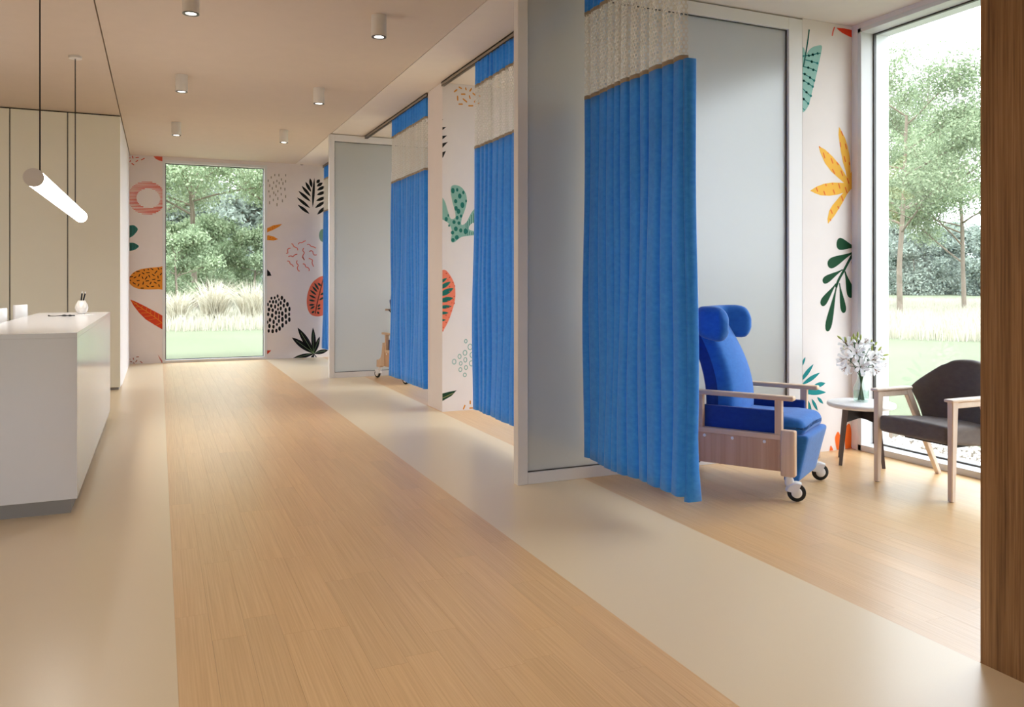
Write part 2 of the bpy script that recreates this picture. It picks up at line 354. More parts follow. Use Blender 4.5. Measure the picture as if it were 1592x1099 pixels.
MURAL = [
 ('fl','mural_confetti','red dashes at the top corner',[
  ('cap','red2',(-0.408,3.511),(-0.4,3.467),0.016),
  ('cap','red2',(-0.363,3.483),(-0.31,3.494),0.016),
  ('cap','red2',(-0.277,3.448),(-0.222,3.483),0.0161),
  ('cap','red2',(-0.36,3.412),(-0.323,3.443),0.016),
  ('cap','red2',(-0.423,3.386),(-0.379,3.356),0.016),
  ('cap','red2',(-0.458,3.401),(-0.432,3.433),0.016),
  ('cap','red2',(-0.467,3.465),(-0.439,3.479),0.016),
  ('cap','red2',(-0.483,3.506),(-0.451,3.517),0.016),
 ]),
 ('fl','mural_petal','red quarter petal',[
  ('poly','red2',[(-0.082,3.522),(0.07,3.532),(0.07,3.445),(-0.004,3.459),(-0.054,3.488)]),
 ]),
 ('fl','mural_ring','red ring of horizontal stripes',[
  ('stripes','red2',(-0.185,2.809),0.293,0.2827,(-0.163,2.805),0.183,0.1647,24),
 ]),
 ('fl','mural_pebble','teal half oval with dark stripes',[
  ('blob','teal',[(-0.491,2.336),(-0.455,2.338),(-0.387,2.342),(-0.339,2.304),(-0.327,2.269),(-0.355,2.215),(-0.403,2.16),(-0.455,2.129),(-0.491,2.123)]),
  ('line','darkgreen',[(-0.442,2.328),(-0.442,2.148)],0.0089),
  ('line','darkgreen',[(-0.419,2.329),(-0.419,2.167)],0.0089),
  ('line','darkgreen',[(-0.397,2.329),(-0.397,2.186)],0.0089),
  ('line','darkgreen',[(-0.374,2.32),(-0.374,2.205)],0.0089),
  ('line','darkgreen',[(-0.353,2.304),(-0.353,2.223)],0.0089),
 ]),
 ('fl','mural_pebble','lower teal half oval with dark stripes',[
  ('blob','teal',[(-0.491,2.043),(-0.455,2.046),(-0.387,2.045),(-0.331,2.014),(-0.31,1.984),(-0.355,1.939),(-0.403,1.917),(-0.455,1.907),(-0.491,1.905)]),
  ('line','darkgreen',[(-0.442,2.037),(-0.442,1.916)],0.0089),
  ('line','darkgreen',[(-0.419,2.037),(-0.419,1.916)],0.0089),
  ('line','darkgreen',[(-0.397,2.038),(-0.397,1.932)],0.0089),
  ('line','darkgreen',[(-0.374,2.03),(-0.374,1.947)],0.0089),
  ('line','darkgreen',[(-0.353,2.018),(-0.353,1.961)],0.0089),
  ('line','darkgreen',[(-0.332,2.006),(-0.332,1.976)],0.0089),
 ]),
 ('fl','mural_bullet','orange bullet shape with black dashes',[
  ('blob','orange',[(-0.466,1.419),(-0.452,1.469),(-0.394,1.544),(-0.292,1.597),(-0.155,1.625),(0.0,1.639),(0.122,1.64),(0.122,1.27),(0.0,1.263),(-0.155,1.258),(-0.309,1.268),(-0.403,1.31),(-0.452,1.366)]),
  ('cap','black',(-0.449,1.469),(-0.398,1.479),0.015),
  ('cap','black',(-0.389,1.45),(-0.349,1.473),0.015),
  ('cap','black',(-0.352,1.561),(-0.296,1.565),0.015),
  ('cap','black',(-0.313,1.473),(-0.292,1.522),0.015),
  ('cap','black',(-0.262,1.545),(-0.224,1.517),0.0151),
  ('cap','black',(-0.198,1.543),(-0.141,1.545),0.0151),
  ('cap','black',(-0.215,1.426),(-0.181,1.479),0.0151),
  ('cap','black',(-0.262,1.479),(-0.244,1.438),0.0151),
  ('cap','black',(-0.159,1.507),(-0.138,1.46),0.0151),
  ('cap','black',(-0.107,1.521),(-0.066,1.487),0.0151),
  ('cap','black',(-0.066,1.527),(-0.026,1.578),0.0151),
  ('cap','black',(-0.017,1.495),(-0.008,1.445),0.0152),
  ('cap','black',(0.018,1.499),(0.046,1.54),0.0152),
  ('cap','black',(-0.104,1.423),(-0.052,1.434),0.0151),
  ('cap','black',(-0.026,1.404),(0.026,1.413),0.0152),
  ('cap','black',(-0.078,1.385),(-0.034,1.36),0.0151),
  ('cap','black',(-0.141,1.343),(-0.117,1.389),0.0151),
  ('cap','black',(-0.207,1.4),(-0.152,1.407),0.0151),
  ('cap','black',(-0.25,1.338),(-0.236,1.394),0.0151),
  ('cap','black',(-0.344,1.407),(-0.296,1.411),0.015),
  ('cap','black',(-0.403,1.376),(-0.357,1.347),0.015),
  ('cap','black',(-0.326,1.31),(-0.306,1.357),0.015),
  ('cap','black',(-0.284,1.281),(-0.233,1.281),0.015),
  ('cap','black',(-0.198,1.324),(-0.155,1.3),0.0151),
  ('cap','black',(-0.121,1.305),(-0.072,1.313),0.0151),
  ('cap','black',(-0.003,1.347),(0.009,1.299),0.0152),
  ('cap','black',(-0.129,1.621),(-0.086,1.589),0.0151),
  ('cap','black',(-0.172,1.611),(-0.159,1.589),0.0151),
  ('cap','black',(-0.233,1.601),(-0.224,1.569),0.0151),
  ('cap','black',(-0.017,1.631),(0.004,1.593),0.0152),
  ('cap','black',(0.026,1.609),(0.049,1.616),0.0152),
  ('cap','black',(-0.394,1.525),(-0.378,1.539),0.015),
  ('cap','black',(-0.452,1.419),(-0.428,1.404),0.015),
 ]),
 ('fl','mural_leaf','red leaf with orange veins',[
  ('poly','red',[(-0.442,1.091),(-0.361,1.056),(-0.224,0.98),(-0.086,0.897),(0.049,0.815),(0.122,0.776),(0.122,0.519),(0.049,0.578),(-0.069,0.656),(-0.207,0.753),(-0.309,0.868),(-0.394,0.991)]),
  ('line','orange',[(-0.422,1.07),(-0.309,0.975),(-0.172,0.872),(-0.052,0.779),(0.073,0.662)],0.0094),
  ('line','orange',[(-0.361,1.028),(-0.335,1.019)],0.0075),
  ('line','orange',[(-0.267,0.943),(-0.255,0.995)],0.0075),
  ('line','orange',[(-0.198,0.895),(-0.186,0.964)],0.0075),
  ('line','orange',[(-0.129,0.841),(-0.124,0.927)],0.0076),
  ('line','orange',[(-0.066,0.794),(-0.062,0.889)],0.0076),
  ('line','orange',[(-0.008,0.746),(0.0,0.854)],0.0076),
  ('line','orange',[(-0.361,1.019),(-0.386,1.01)],0.0075),
  ('line','orange',[(-0.306,0.971),(-0.364,0.963)],0.0075),
  ('line','orange',[(-0.241,0.923),(-0.326,0.915)],0.0075),
  ('line','orange',[(-0.164,0.866),(-0.279,0.858)],0.0075),
  ('line','orange',[(-0.095,0.817),(-0.224,0.801)],0.0076),
  ('line','orange',[(-0.034,0.769),(-0.159,0.739)],0.0076),
  ('line','orange',[(0.035,0.686),(-0.043,0.65)],0.0076),
 ]),
 ('fl','mural_confetti','brown red dashes near the floor',[
  ('cap','brown',(-0.352,0.118),(-0.309,0.122),0.015),
  ('cap','brown',(-0.398,0.11),(-0.391,0.073),0.015),
  ('cap','brown',(-0.361,0.03),(-0.337,0.07),0.015),
  ('cap','brown',(-0.292,0.046),(-0.255,0.014),0.015),
  ('cap','brown',(-0.442,0.056),(-0.415,0.036),0.015),
  ('cap','brown',(-0.403,0.026),(-0.374,0.012),0.015),
  ('cap','brown',(-0.462,0.085),(-0.439,0.089),0.015),
  ('cap','brown',(-0.437,-0.01),(-0.398,-0.006),0.015),
  ('cap','brown',(-0.309,-0.025),(-0.306,0.003),0.015),
  ('cap','brown',(-0.352,-0.019),(-0.326,-0.009),0.015),
 ]),
 ('fl','mural_tip','pink leaf tip near the floor',[
  ('poly','pinkred',[(-0.017,0.153),(0.049,0.046),(0.087,-0.003),(0.049,-0.006),(0.009,0.08)]),
 ]),
 ('fr','mural_raindrops','short grey-green dashes',[
  ('cap','olive',(1.911,3.333),(1.911,3.288),0.0143),
  ('cap','olive',(1.984,3.337),(1.984,3.288),0.0144),
  ('cap','olive',(2.101,3.338),(2.101,3.294),0.0144),
  ('cap','olive',(1.849,3.285),(1.849,3.244),0.0143),
  ('cap','olive',(2.027,3.258),(2.027,3.213),0.0144),
  ('cap','olive',(1.797,3.225),(1.797,3.179),0.0143),
  ('cap','olive',(1.949,3.227),(1.949,3.183),0.0143),
  ('cap','olive',(2.101,3.23),(2.101,3.183),0.0144),
  ('cap','olive',(1.892,3.198),(1.892,3.147),0.0143),
  ('cap','olive',(1.989,3.193),(1.989,3.145),0.0144),
  ('cap','olive',(2.055,3.191),(2.055,3.137),0.0144),
  ('cap','olive',(1.823,3.141),(1.823,3.091),0.0143),
  ('cap','olive',(1.934,3.137),(1.934,3.083),0.0143),
  ('cap','olive',(1.868,3.093),(1.868,3.044),0.0143),
  ('cap','olive',(2.017,3.1),(2.017,3.057),0.0144),
  ('cap','olive',(2.089,3.09),(2.089,3.036),0.0144),
  ('cap','olive',(1.809,3.029),(1.809,2.99),0.0143),
  ('cap','olive',(1.965,3.043),(1.965,3.0),0.0144),
  ('cap','olive',(1.895,3.015),(1.895,2.961),0.0143),
  ('cap','olive',(1.928,2.975),(1.928,2.931),0.0143),
  ('cap','olive',(2.024,2.992),(2.024,2.945),0.0144),
  ('cap','olive',(2.101,2.96),(2.101,2.905),0.0144),
  ('cap','olive',(1.828,2.948),(1.828,2.898),0.0143),
  ('cap','olive',(1.965,2.914),(1.965,2.86),0.0144),
  ('cap','olive',(1.887,2.884),(1.887,2.836),0.0143),
  ('cap','olive',(2.045,2.878),(2.045,2.824),0.0144),
  ('cap','olive',(1.821,2.837),(1.821,2.78),0.0143),
  ('cap','olive',(1.951,2.806),(1.951,2.749),0.0143),
 ]),
 ('fr','mural_fern','black fern frond',[
  ('leaf','black',(2.614,3.298),(2.583,2.748),0.0475),
  ('leaf','black',(2.535,3.284),(2.567,3.113),0.0547),
  ('leaf','black',(2.454,3.215),(2.555,3.034),0.0546),
  ('leaf','black',(2.385,3.139),(2.551,2.948),0.0545),
  ('leaf','black',(2.326,3.045),(2.549,2.857),0.0544),
  ('leaf','black',(2.303,2.923),(2.535,2.738),0.0543),
  ('leaf','black',(2.316,2.793),(2.526,2.632),0.0543),
  ('leaf','black',(2.713,3.271),(2.655,3.199),0.0586),
  ('leaf','black',(2.766,3.214),(2.659,3.141),0.0587),
  ('leaf','black',(2.815,3.155),(2.663,3.068),0.0588),
  ('leaf','black',(2.829,3.057),(2.659,2.983),0.0588),
  ('leaf','black',(2.839,2.96),(2.645,2.873),0.0588),
  ('leaf','black',(2.811,2.876),(2.63,2.745),0.0588),
  ('leaf','black',(2.829,2.785),(2.666,2.622),0.0588),
 ]),
 ('fr','mural_tip','small black tip at the ceiling',[
  ('leaf','black',(2.358,3.522),(2.419,3.524),0.0145),
 ]),
 ('fr','mural_fan','orange fan leaf with red flecks',[
  ('poly','orange2',[(1.733,2.334),(1.794,2.357),(1.889,2.406),(2.038,2.434),(1.993,2.386),(1.889,2.324),(1.794,2.282),(1.733,2.245)]),
  ('poly','orange2',[(1.733,2.191),(1.794,2.225),(1.889,2.204),(1.972,2.155),(1.889,2.13),(1.794,2.136),(1.733,2.147)]),
  ('cap','red',(1.828,2.336),(1.833,2.319),0.0107),
  ('cap','red',(1.868,2.364),(1.878,2.347),0.0107),
  ('cap','red',(1.906,2.389),(1.916,2.371),0.0107),
  ('cap','red',(1.949,2.404),(1.958,2.39),0.0108),
  ('cap','red',(1.863,2.337),(1.871,2.327),0.0107),
  ('cap','red',(1.828,2.19),(1.837,2.172),0.0107),
  ('cap','red',(1.875,2.177),(1.885,2.159),0.0107),
  ('cap','red',(1.914,2.16),(1.923,2.145),0.0108),
  ('cap','red',(1.819,2.158),(1.826,2.143),0.0107),
 ]),
 ('fr','mural_squiggles','pink wavy strokes',[
  ('line','pink',[(2.206,2.081),(2.229,2.067),(2.247,2.031),(2.282,2.013),(2.309,1.996),(2.317,1.96)],0.0181),
  ('line','pink',[(2.326,2.069),(2.348,2.1),(2.388,2.101),(2.424,2.125),(2.46,2.138)],0.0181),
  ('line','pink',[(2.483,2.071),(2.522,2.072),(2.558,2.036),(2.603,2.028),(2.645,2.003)],0.0182),
  ('line','pink',[(2.111,1.902),(2.141,1.912),(2.136,1.957),(2.15,1.988),(2.189,1.999)],0.018),
  ('line','pink',[(2.15,1.844),(2.194,1.858),(2.229,1.844),(2.264,1.877),(2.309,1.891)],0.018),
  ('line','pink',[(2.424,2.003),(2.406,1.961),(2.433,1.916),(2.406,1.861),(2.419,1.816),(2.437,1.785)],0.0182),
  ('line','pink',[(2.522,1.936),(2.555,1.958),(2.585,1.94),(2.594,1.9),(2.621,1.878),(2.657,1.886)],0.0182),
  ('line','pink',[(2.513,1.817),(2.549,1.805),(2.58,1.781),(2.573,1.736),(2.594,1.681),(2.603,1.666)],0.0182),
  ('line','pink',[(2.129,1.764),(2.167,1.757),(2.185,1.714),(2.22,1.693),(2.241,1.66)],0.018),
  ('line','pink',[(2.309,1.777),(2.294,1.733),(2.326,1.688),(2.309,1.643),(2.326,1.592),(2.353,1.585)],0.0181),
  ('line','pink',[(2.406,1.716),(2.442,1.707),(2.46,1.662),(2.504,1.644),(2.522,1.608),(2.513,1.586)],0.0182),
  ('line','pink',[(2.394,1.843),(2.424,1.803),(2.433,1.782)],0.0182),
 ]),
 ('fr','mural_oval','grey-green oval behind the curtain',[
  ('ell','sage',(2.766,2.242),0.067,0.1192,0),
 ]),
 ('fr','mural_drop','black drop beside the window',[
  ('poly','black',[(1.733,1.63),(1.788,1.604),(1.828,1.56),(1.854,1.497),(1.788,1.492),(1.733,1.491)]),
 ]),
 ('fr','mural_dots','black oval dots',[
  ('ell','black',(1.961,1.13),0.018,0.0323,0),
  ('ell','black',(2.036,1.097),0.023,0.0396,0),
  ('ell','black',(1.854,1.093),0.019,0.0268,0),
  ('ell','black',(1.911,1.098),0.017,0.0287,0),
  ('ell','black',(1.984,1.067),0.014,0.0251,0),
  ('ell','black',(2.08,1.044),0.021,0.036,0),
  ('ell','black',(1.826,1.032),0.018,0.025,0),
  ('ell','black',(1.882,1.028),0.019,0.034,0),
  ('ell','black',(1.934,1.029),0.019,0.0359,0),
  ('ell','black',(2.017,1.005),0.019,0.0377,0),
  ('ell','black',(2.134,0.98),0.025,0.0433,0),
  ('ell','black',(1.794,0.981),0.015,0.0339,0),
  ('ell','black',(1.85,0.955),0.023,0.034,0),
  ('ell','black',(1.918,0.94),0.019,0.0376,0),
  ('ell','black',(1.972,0.972),0.017,0.0305,0),
  ('ell','black',(2.069,0.958),0.02,0.0378,0),
  ('ell','black',(1.811,0.891),0.024,0.0357,0),
  ('ell','black',(1.875,0.876),0.022,0.034,0),
  ('ell','black',(1.967,0.894),0.015,0.0269,0),
  ('ell','black',(2.017,0.906),0.019,0.0359,0),
  ('ell','black',(2.103,0.873),0.022,0.045,0),
  ('ell','black',(2.169,0.893),0.021,0.0433,0),
  ('ell','black',(1.797,0.804),0.022,0.0339,0),
  ('ell','black',(1.866,0.781),0.023,0.0412,0),
  ('ell','black',(1.932,0.832),0.022,0.0394,0),
  ('ell','black',(1.989,0.828),0.018,0.0323,0),
  ('ell','black',(2.043,0.813),0.023,0.0432,0),
  ('ell','black',(2.104,0.761),0.023,0.0468,0),
  ('ell','black',(2.164,0.798),0.019,0.0343,0),
  ('ell','black',(1.828,0.703),0.022,0.0375,0),
  ('ell','black',(1.927,0.736),0.02,0.0358,0),
  ('ell','black',(1.987,0.758),0.02,0.0305,0),
  ('ell','black',(2.045,0.71),0.024,0.0468,0),
  ('ell','black',(2.167,0.702),0.023,0.0433,0),
  ('ell','black',(1.984,0.681),0.019,0.0377,0),
  ('ell','black',(1.892,0.666),0.021,0.043,0),
  ('ell','black',(2.111,0.655),0.021,0.0396,0),
  ('ell','black',(1.788,0.663),0.014,0.0321,0),
  ('ell','black',(1.819,0.593),0.023,0.0393,0),
  ('ell','black',(1.949,0.619),0.018,0.0287,0),
  ('ell','black',(2.048,0.602),0.023,0.0432,0),
  ('ell','black',(1.889,0.58),0.022,0.0358,0),
  ('ell','black',(1.996,0.544),0.024,0.0431,0),
  ('ell','black',(1.94,0.508),0.021,0.0359,0),
  ('ell','black',(1.875,0.498),0.024,0.0376,0),
  ('ell','black',(1.806,0.506),0.02,0.0322,0),
  ('ell','black',(1.759,0.721),0.021,0.0357,0),
  ('ell','black',(1.754,0.578),0.021,0.0357,0),
  ('ell','black',(1.747,0.864),0.021,0.0357,0),
 ]),
 ('fr','mural_leaf','coral leaf with dark fronds',[
  ('blob','coral',[(2.648,1.435),(2.72,1.481),(2.829,1.491),(2.902,1.362),(2.902,0.975),(2.829,0.811),(2.72,0.754),(2.612,0.759),(2.54,0.801),(2.495,0.889),(2.476,1.017),(2.49,1.162),(2.54,1.308),(2.594,1.39)]),
  ('line','black',[(2.63,0.805),(2.666,0.996),(2.72,1.215),(2.775,1.435)],0.0146),
  ('leaf','darkgreen',(2.675,1.371),(2.739,1.307),0.0366),
  ('leaf','darkgreen',(2.612,1.371),(2.699,1.234),0.0365),
  ('leaf','darkgreen',(2.576,1.307),(2.67,1.197),0.0365),
  ('leaf','darkgreen',(2.537,1.238),(2.652,1.143),0.0365),
  ('leaf','darkgreen',(2.517,1.147),(2.645,1.084),0.0364),
  ('leaf','darkgreen',(2.513,1.056),(2.63,1.033),0.0364),
  ('leaf','darkgreen',(2.512,0.962),(2.621,0.969),0.0364),
  ('leaf','darkgreen',(2.54,0.888),(2.621,0.942),0.0365),
  ('leaf','darkgreen',(2.562,0.815),(2.621,0.851),0.0365),
  ('leaf','darkgreen',(2.72,0.977),(2.675,0.923),0.0366),
  ('leaf','darkgreen',(2.73,0.904),(2.666,0.887),0.0366),
  ('leaf','darkgreen',(2.702,0.794),(2.666,0.841),0.0366),
  ('leaf','darkgreen',(2.793,1.105),(2.702,1.051),0.0367),
  ('leaf','darkgreen',(2.811,1.197),(2.72,1.142),0.0367),
 ]),
 ('fr','mural_palm','black palm leaf with fine green veins',[
  ('leaf','black',(2.312,0.556),(2.612,0.069),0.1123),
  ('leaf','black',(2.211,0.378),(2.612,0.069),0.112),
  ('leaf','black',(2.589,0.55),(2.612,0.069),0.084),
  ('leaf','black',(2.711,0.382),(2.612,0.069),0.0732),
  ('leaf','black',(2.217,-0.007),(2.612,0.069),0.0795),
  ('leaf','black',(2.866,0.126),(2.612,0.069),0.0809),
  ('leaf','black',(2.504,-0.149),(2.612,0.069),0.0656),
  ('line','veingreen',[(2.372,0.46),(2.594,0.081)],0.0054),
  ('line','veingreen',[(2.291,0.317),(2.594,0.081)],0.0054),
  ('line','veingreen',[(2.593,0.454),(2.594,0.081)],0.0055),
  ('line','veingreen',[(2.692,0.32),(2.594,0.081)],0.0055),
  ('line','veingreen',[(2.295,0.008),(2.594,0.081)],0.0054),
  ('line','veingreen',[(2.815,0.115),(2.594,0.081)],0.0055),
  ('line','black',[(2.612,0.056),(2.672,-0.028)],0.0146),
 ]),
 ('fr','mural_tip','red tip beside the window',[
  ('poly','red',[(1.742,0.159),(1.85,0.157),(1.828,0.13),(1.788,0.092),(1.742,0.079)]),
 ]),
 ('p','mural_confetti','ochre dashes near the ceiling',[
  ('cap','ochre',(2.913,3.437),(2.951,3.471),0.0159),
  ('cap','ochre',(2.966,3.499),(3.003,3.481),0.0159),
  ('cap','ochre',(3.045,3.5),(3.054,3.469),0.016),
  ('cap','ochre',(3.092,3.46),(3.117,3.498),0.016),
  ('cap','ochre',(2.992,3.422),(3.045,3.427),0.0159),
  ('cap','ochre',(3.125,3.448),(3.163,3.425),0.016),
  ('cap','ochre',(2.954,3.402),(2.956,3.348),0.0159),
  ('cap','ochre',(3.013,3.376),(3.064,3.341),0.016),
  ('cap','ochre',(3.088,3.418),(3.1,3.38),0.016),
  ('cap','ochre',(3.144,3.347),(3.168,3.376),0.0161),
  ('cap','ochre',(2.964,3.311),(3.015,3.316),0.0159),
  ('cap','ochre',(3.077,3.303),(3.136,3.309),0.016),
  ('cap','ochre',(3.182,3.329),(3.216,3.359),0.0161),
  ('cap','ochre',(3.197,3.428),(3.226,3.413),0.0161),
 ]),
 ('p','mural_fern','black fern tips at the corner',[
  ('poly','black',[(2.746,3.133),(2.789,3.136),(2.77,3.105),(2.746,3.092)]),
  ('poly','black',[(2.746,3.043),(2.826,3.055),(2.77,3.007),(2.746,2.998)]),
  ('poly','black',[(2.746,2.952),(2.835,2.964),(2.77,2.907),(2.746,2.896)]),
  ('poly','black',[(2.746,2.865),(2.844,2.896),(2.77,2.815),(2.746,2.805)]),
  ('poly','black',[(2.746,2.765),(2.822,2.798),(2.792,2.733),(2.77,2.7),(2.746,2.686)]),
 ]),
 ('p','mural_leaf','sage lobed leaf with teal spots',[
  ('blob','sage2',[(2.746,2.344),(2.77,2.31),(2.811,2.251),(2.839,2.164),(2.867,2.085),(2.891,2.068),(2.928,2.087),(2.923,2.158),(2.895,2.254),(2.876,2.359),(2.885,2.421),(2.932,2.436),(2.998,2.414),(3.049,2.349),(3.06,2.26),(3.035,2.162),(3.003,2.081),(2.998,2.01),(3.054,2.038),(3.121,2.156),(3.216,2.231),(3.236,2.088),(3.121,2.031),(3.083,1.977),(3.111,1.951),(3.236,1.936),(3.236,1.909),(3.126,1.897),(2.998,1.877),(2.923,1.822),(2.885,1.821),(2.88,1.865),(2.891,1.927),(2.857,2.015),(2.77,2.065),(2.746,2.073)]),
  ('ell','teal2',(2.9,2.374),0.021,0.03,0),
  ('ell','teal2',(2.949,2.385),0.013,0.0195,0),
  ('ell','teal2',(3.02,2.36),0.013,0.0195,0),
  ('ell','teal2',(2.979,2.319),0.021,0.0283,0),
  ('ell','teal2',(2.932,2.261),0.019,0.023,0),
  ('ell','teal2',(3.009,2.223),0.023,0.0319,0),
  ('ell','teal2',(2.936,2.185),0.02,0.0265,0),
  ('ell','teal2',(2.964,2.154),0.022,0.0283,0),
  ('ell','teal2',(2.949,2.084),0.017,0.0212,0),
  ('ell','teal2',(2.994,2.104),0.015,0.0177,0),
  ('ell','teal2',(2.913,2.036),0.019,0.0212,0),
  ('ell','teal2',(2.969,2.027),0.017,0.0195,0),
  ('ell','teal2',(2.934,1.964),0.022,0.0265,0),
  ('ell','teal2',(2.824,2.065),0.018,0.0246,0),
  ('ell','teal2',(2.848,2.106),0.009,0.0158,0),
  ('ell','teal2',(2.896,1.922),0.019,0.0212,0),
  ('ell','teal2',(2.99,1.948),0.019,0.023,0),
  ('ell','teal2',(2.945,1.872),0.023,0.0248,0),
  ('ell','teal2',(2.9,1.843),0.021,0.0212,0),
  ('ell','teal2',(3.045,1.94),0.023,0.032,0),
  ('ell','teal2',(2.857,1.997),0.01,0.0141,0),
  ('ell','teal2',(3.052,2.269),0.01,0.016,0),
  ('line','teal2',[(3.052,2.029),(3.052,1.905)],0.0071),
  ('line','teal2',[(3.071,2.051),(3.071,1.896)],0.0071),
  ('line','teal2',[(3.092,2.075),(3.092,2.004)],0.0071),
  ('line','teal2',[(3.092,1.941),(3.092,1.902)],0.0071),
  ('line','teal2',[(3.115,2.12),(3.115,2.022)],0.0071),
  ('line','teal2',[(3.119,1.933),(3.119,1.903)],0.0071),
  ('line','teal2',[(3.14,2.139),(3.14,2.032)],0.0071),
  ('line','teal2',[(3.163,2.157),(3.163,2.05)],0.0071),
  ('line','teal2',[(3.14,1.933),(3.14,1.907)],0.0071),
 ]),
 ('p','mural_leaf','coral half leaf with teal fronds',[
  ('blob','coral2',[(2.737,1.517),(2.77,1.518),(2.82,1.517),(2.876,1.452),(2.913,1.382),(2.928,1.302),(2.924,1.196),(2.895,1.091),(2.848,0.968),(2.798,0.881),(2.77,0.847),(2.737,0.813)]),
  ('leaf','teal3',(2.835,1.434),(2.737,1.373),0.0317),
  ('leaf','teal3',(2.876,1.394),(2.737,1.312),0.0458),
  ('leaf','teal3',(2.906,1.323),(2.737,1.242),0.06),
  ('leaf','teal3',(2.906,1.219),(2.737,1.184),0.0529),
  ('leaf','teal3',(2.887,1.129),(2.737,1.119),0.0388),
  ('leaf','teal3',(2.85,1.059),(2.737,1.058),0.0317),
  ('leaf','teal3',(2.82,0.984),(2.737,0.981),0.0246),
  ('leaf','teal3',(2.779,0.931),(2.737,0.9),0.014),
  ('cap','red',(2.82,1.478),(2.831,1.489),0.0105),
  ('cap','red',(2.857,1.434),(2.868,1.447),0.0106),
  ('cap','red',(2.839,1.408),(2.846,1.415),0.0106),
  ('cap','red',(2.857,1.334),(2.868,1.346),0.0106),
  ('cap','red',(2.895,1.382),(2.906,1.39),0.0106),
  ('cap','red',(2.909,1.232),(2.921,1.24),0.0106),
  ('cap','red',(2.898,1.196),(2.906,1.205),0.0106),
  ('cap','red',(2.885,1.161),(2.891,1.17),0.0106),
  ('cap','red',(2.857,1.117),(2.865,1.126),0.0106),
  ('cap','red',(2.829,1.109),(2.839,1.118),0.0106),
  ('cap','red',(2.876,1.073),(2.883,1.087),0.0106),
  ('cap','red',(2.816,1.03),(2.828,1.039),0.0105),
  ('cap','red',(2.854,1.003),(2.861,1.017),0.0106),
  ('cap','red',(2.82,0.951),(2.828,0.961),0.0105),
  ('cap','red',(2.787,0.899),(2.794,0.909),0.0105),
  ('cap','red',(2.857,1.285),(2.865,1.295),0.0106),
  ('cap','red',(2.839,1.179),(2.85,1.19),0.0106),
  ('cap','red',(2.913,1.152),(2.919,1.17),0.0106),
  ('cap','red',(2.917,1.355),(2.923,1.341),0.0106),
  ('cap','red',(2.783,0.86),(2.791,0.874),0.0105),
 ]),
 ('p','mural_rings','grey-green rings in a triangle',[
  ('ring','ringgreen',(3.049,0.749),0.02,0.0249,0.0107),
  ('ring','ringgreen',(3.098,0.685),0.03,0.0356,0.0107),
  ('ring','ringgreen',(3.039,0.623),0.027,0.032,0.0107),
  ('ring','ringgreen',(3.126,0.597),0.035,0.0357,0.0107),
  ('ring','ringgreen',(2.977,0.586),0.023,0.0283,0.0106),
  ('ring','ringgreen',(3.043,0.547),0.023,0.0302,0.0107),
  ('ring','ringgreen',(2.915,0.532),0.026,0.0318,0.0106),
  ('ring','ringgreen',(2.99,0.51),0.021,0.0248,0.0106),
  ('ring','ringgreen',(3.117,0.506),0.034,0.0339,0.0107),
  ('ring','ringgreen',(2.986,0.443),0.023,0.0266,0.0106),
  ('ring','ringgreen',(3.05,0.463),0.023,0.0267,0.0107),
  ('ring','ringgreen',(3.037,0.384),0.023,0.0249,0.0107),
  ('ring','ringgreen',(3.178,0.55),0.027,0.0322,0.0107),
  ('ring','ringgreen',(3.174,0.64),0.027,0.0322,0.0107),
 ]),
 ('p','mural_leaf','dark green leaf tip near the floor',[
  ('poly','darkgreen2',[(2.737,0.182),(2.77,0.194),(2.857,0.211),(2.943,0.222),(2.885,0.165),(2.82,0.134),(2.77,0.11),(2.737,0.098)]),
  ('line','olive2',[(2.746,0.136),(2.82,0.16),(2.904,0.194)],0.0053),
 ]),
 ('p','mural_confetti','ochre dashes near the floor',[
  ('cap','ochre',(3.018,0.01),(3.041,0.058),0.016),
  ('cap','ochre',(3.1,0.103),(3.1,0.062),0.016),
  ('cap','ochre',(3.088,0.02),(3.134,0.019),0.016),
  ('cap','ochre',(3.14,0.052),(3.178,0.068),0.0161),
  ('cap','ochre',(3.159,-0.011),(3.197,0.004),0.0161),
 ]),
 ('r','mural_leaf','sage leaf with teal beaded veins',[
  ('blob','sage3',[(4.749,3.295),(4.779,3.296),(4.795,3.281),(4.808,3.24),(4.82,3.246),(4.841,3.277),(4.878,3.305),(4.922,3.322),(4.98,3.331),(4.972,3.268),(4.947,3.174),(4.922,3.085),(4.891,2.986),(4.866,2.908),(4.841,2.834),(4.804,2.783),(4.779,2.769),(4.749,2.764)]),
  ('line','teal4',[(4.749,3.214),(4.779,3.224),(4.841,3.234),(4.885,3.246),(4.935,3.262),(4.966,3.267)],0.0076),
  ('ell','teal4',(4.779,3.224),0.011,0.0095,0),
  ('ell','teal4',(4.841,3.234),0.011,0.0095,0),
  ('ell','teal4',(4.885,3.246),0.011,0.0096,0),
  ('ell','teal4',(4.935,3.262),0.011,0.0096,0),
  ('line','teal4',[(4.8,3.196),(4.872,3.19),(4.941,3.18)],0.0076),
  ('ell','teal4',(4.872,3.19),0.011,0.0095,0),
  ('line','teal4',[(4.761,3.14),(4.835,3.135),(4.891,3.125),(4.928,3.115)],0.0076),
  ('ell','teal4',(4.835,3.135),0.011,0.0095,0),
  ('ell','teal4',(4.891,3.125),0.011,0.0096,0),
  ('line','teal4',[(4.761,3.09),(4.798,3.077),(4.854,3.057),(4.9,3.035)],0.0076),
  ('ell','teal4',(4.798,3.077),0.011,0.0095,0),
  ('ell','teal4',(4.854,3.057),0.011,0.0095,0),
  ('line','teal4',[(4.761,3.033),(4.788,3.024),(4.841,3.005),(4.888,2.984)],0.0076),
  ('ell','teal4',(4.788,3.024),0.011,0.0095,0),
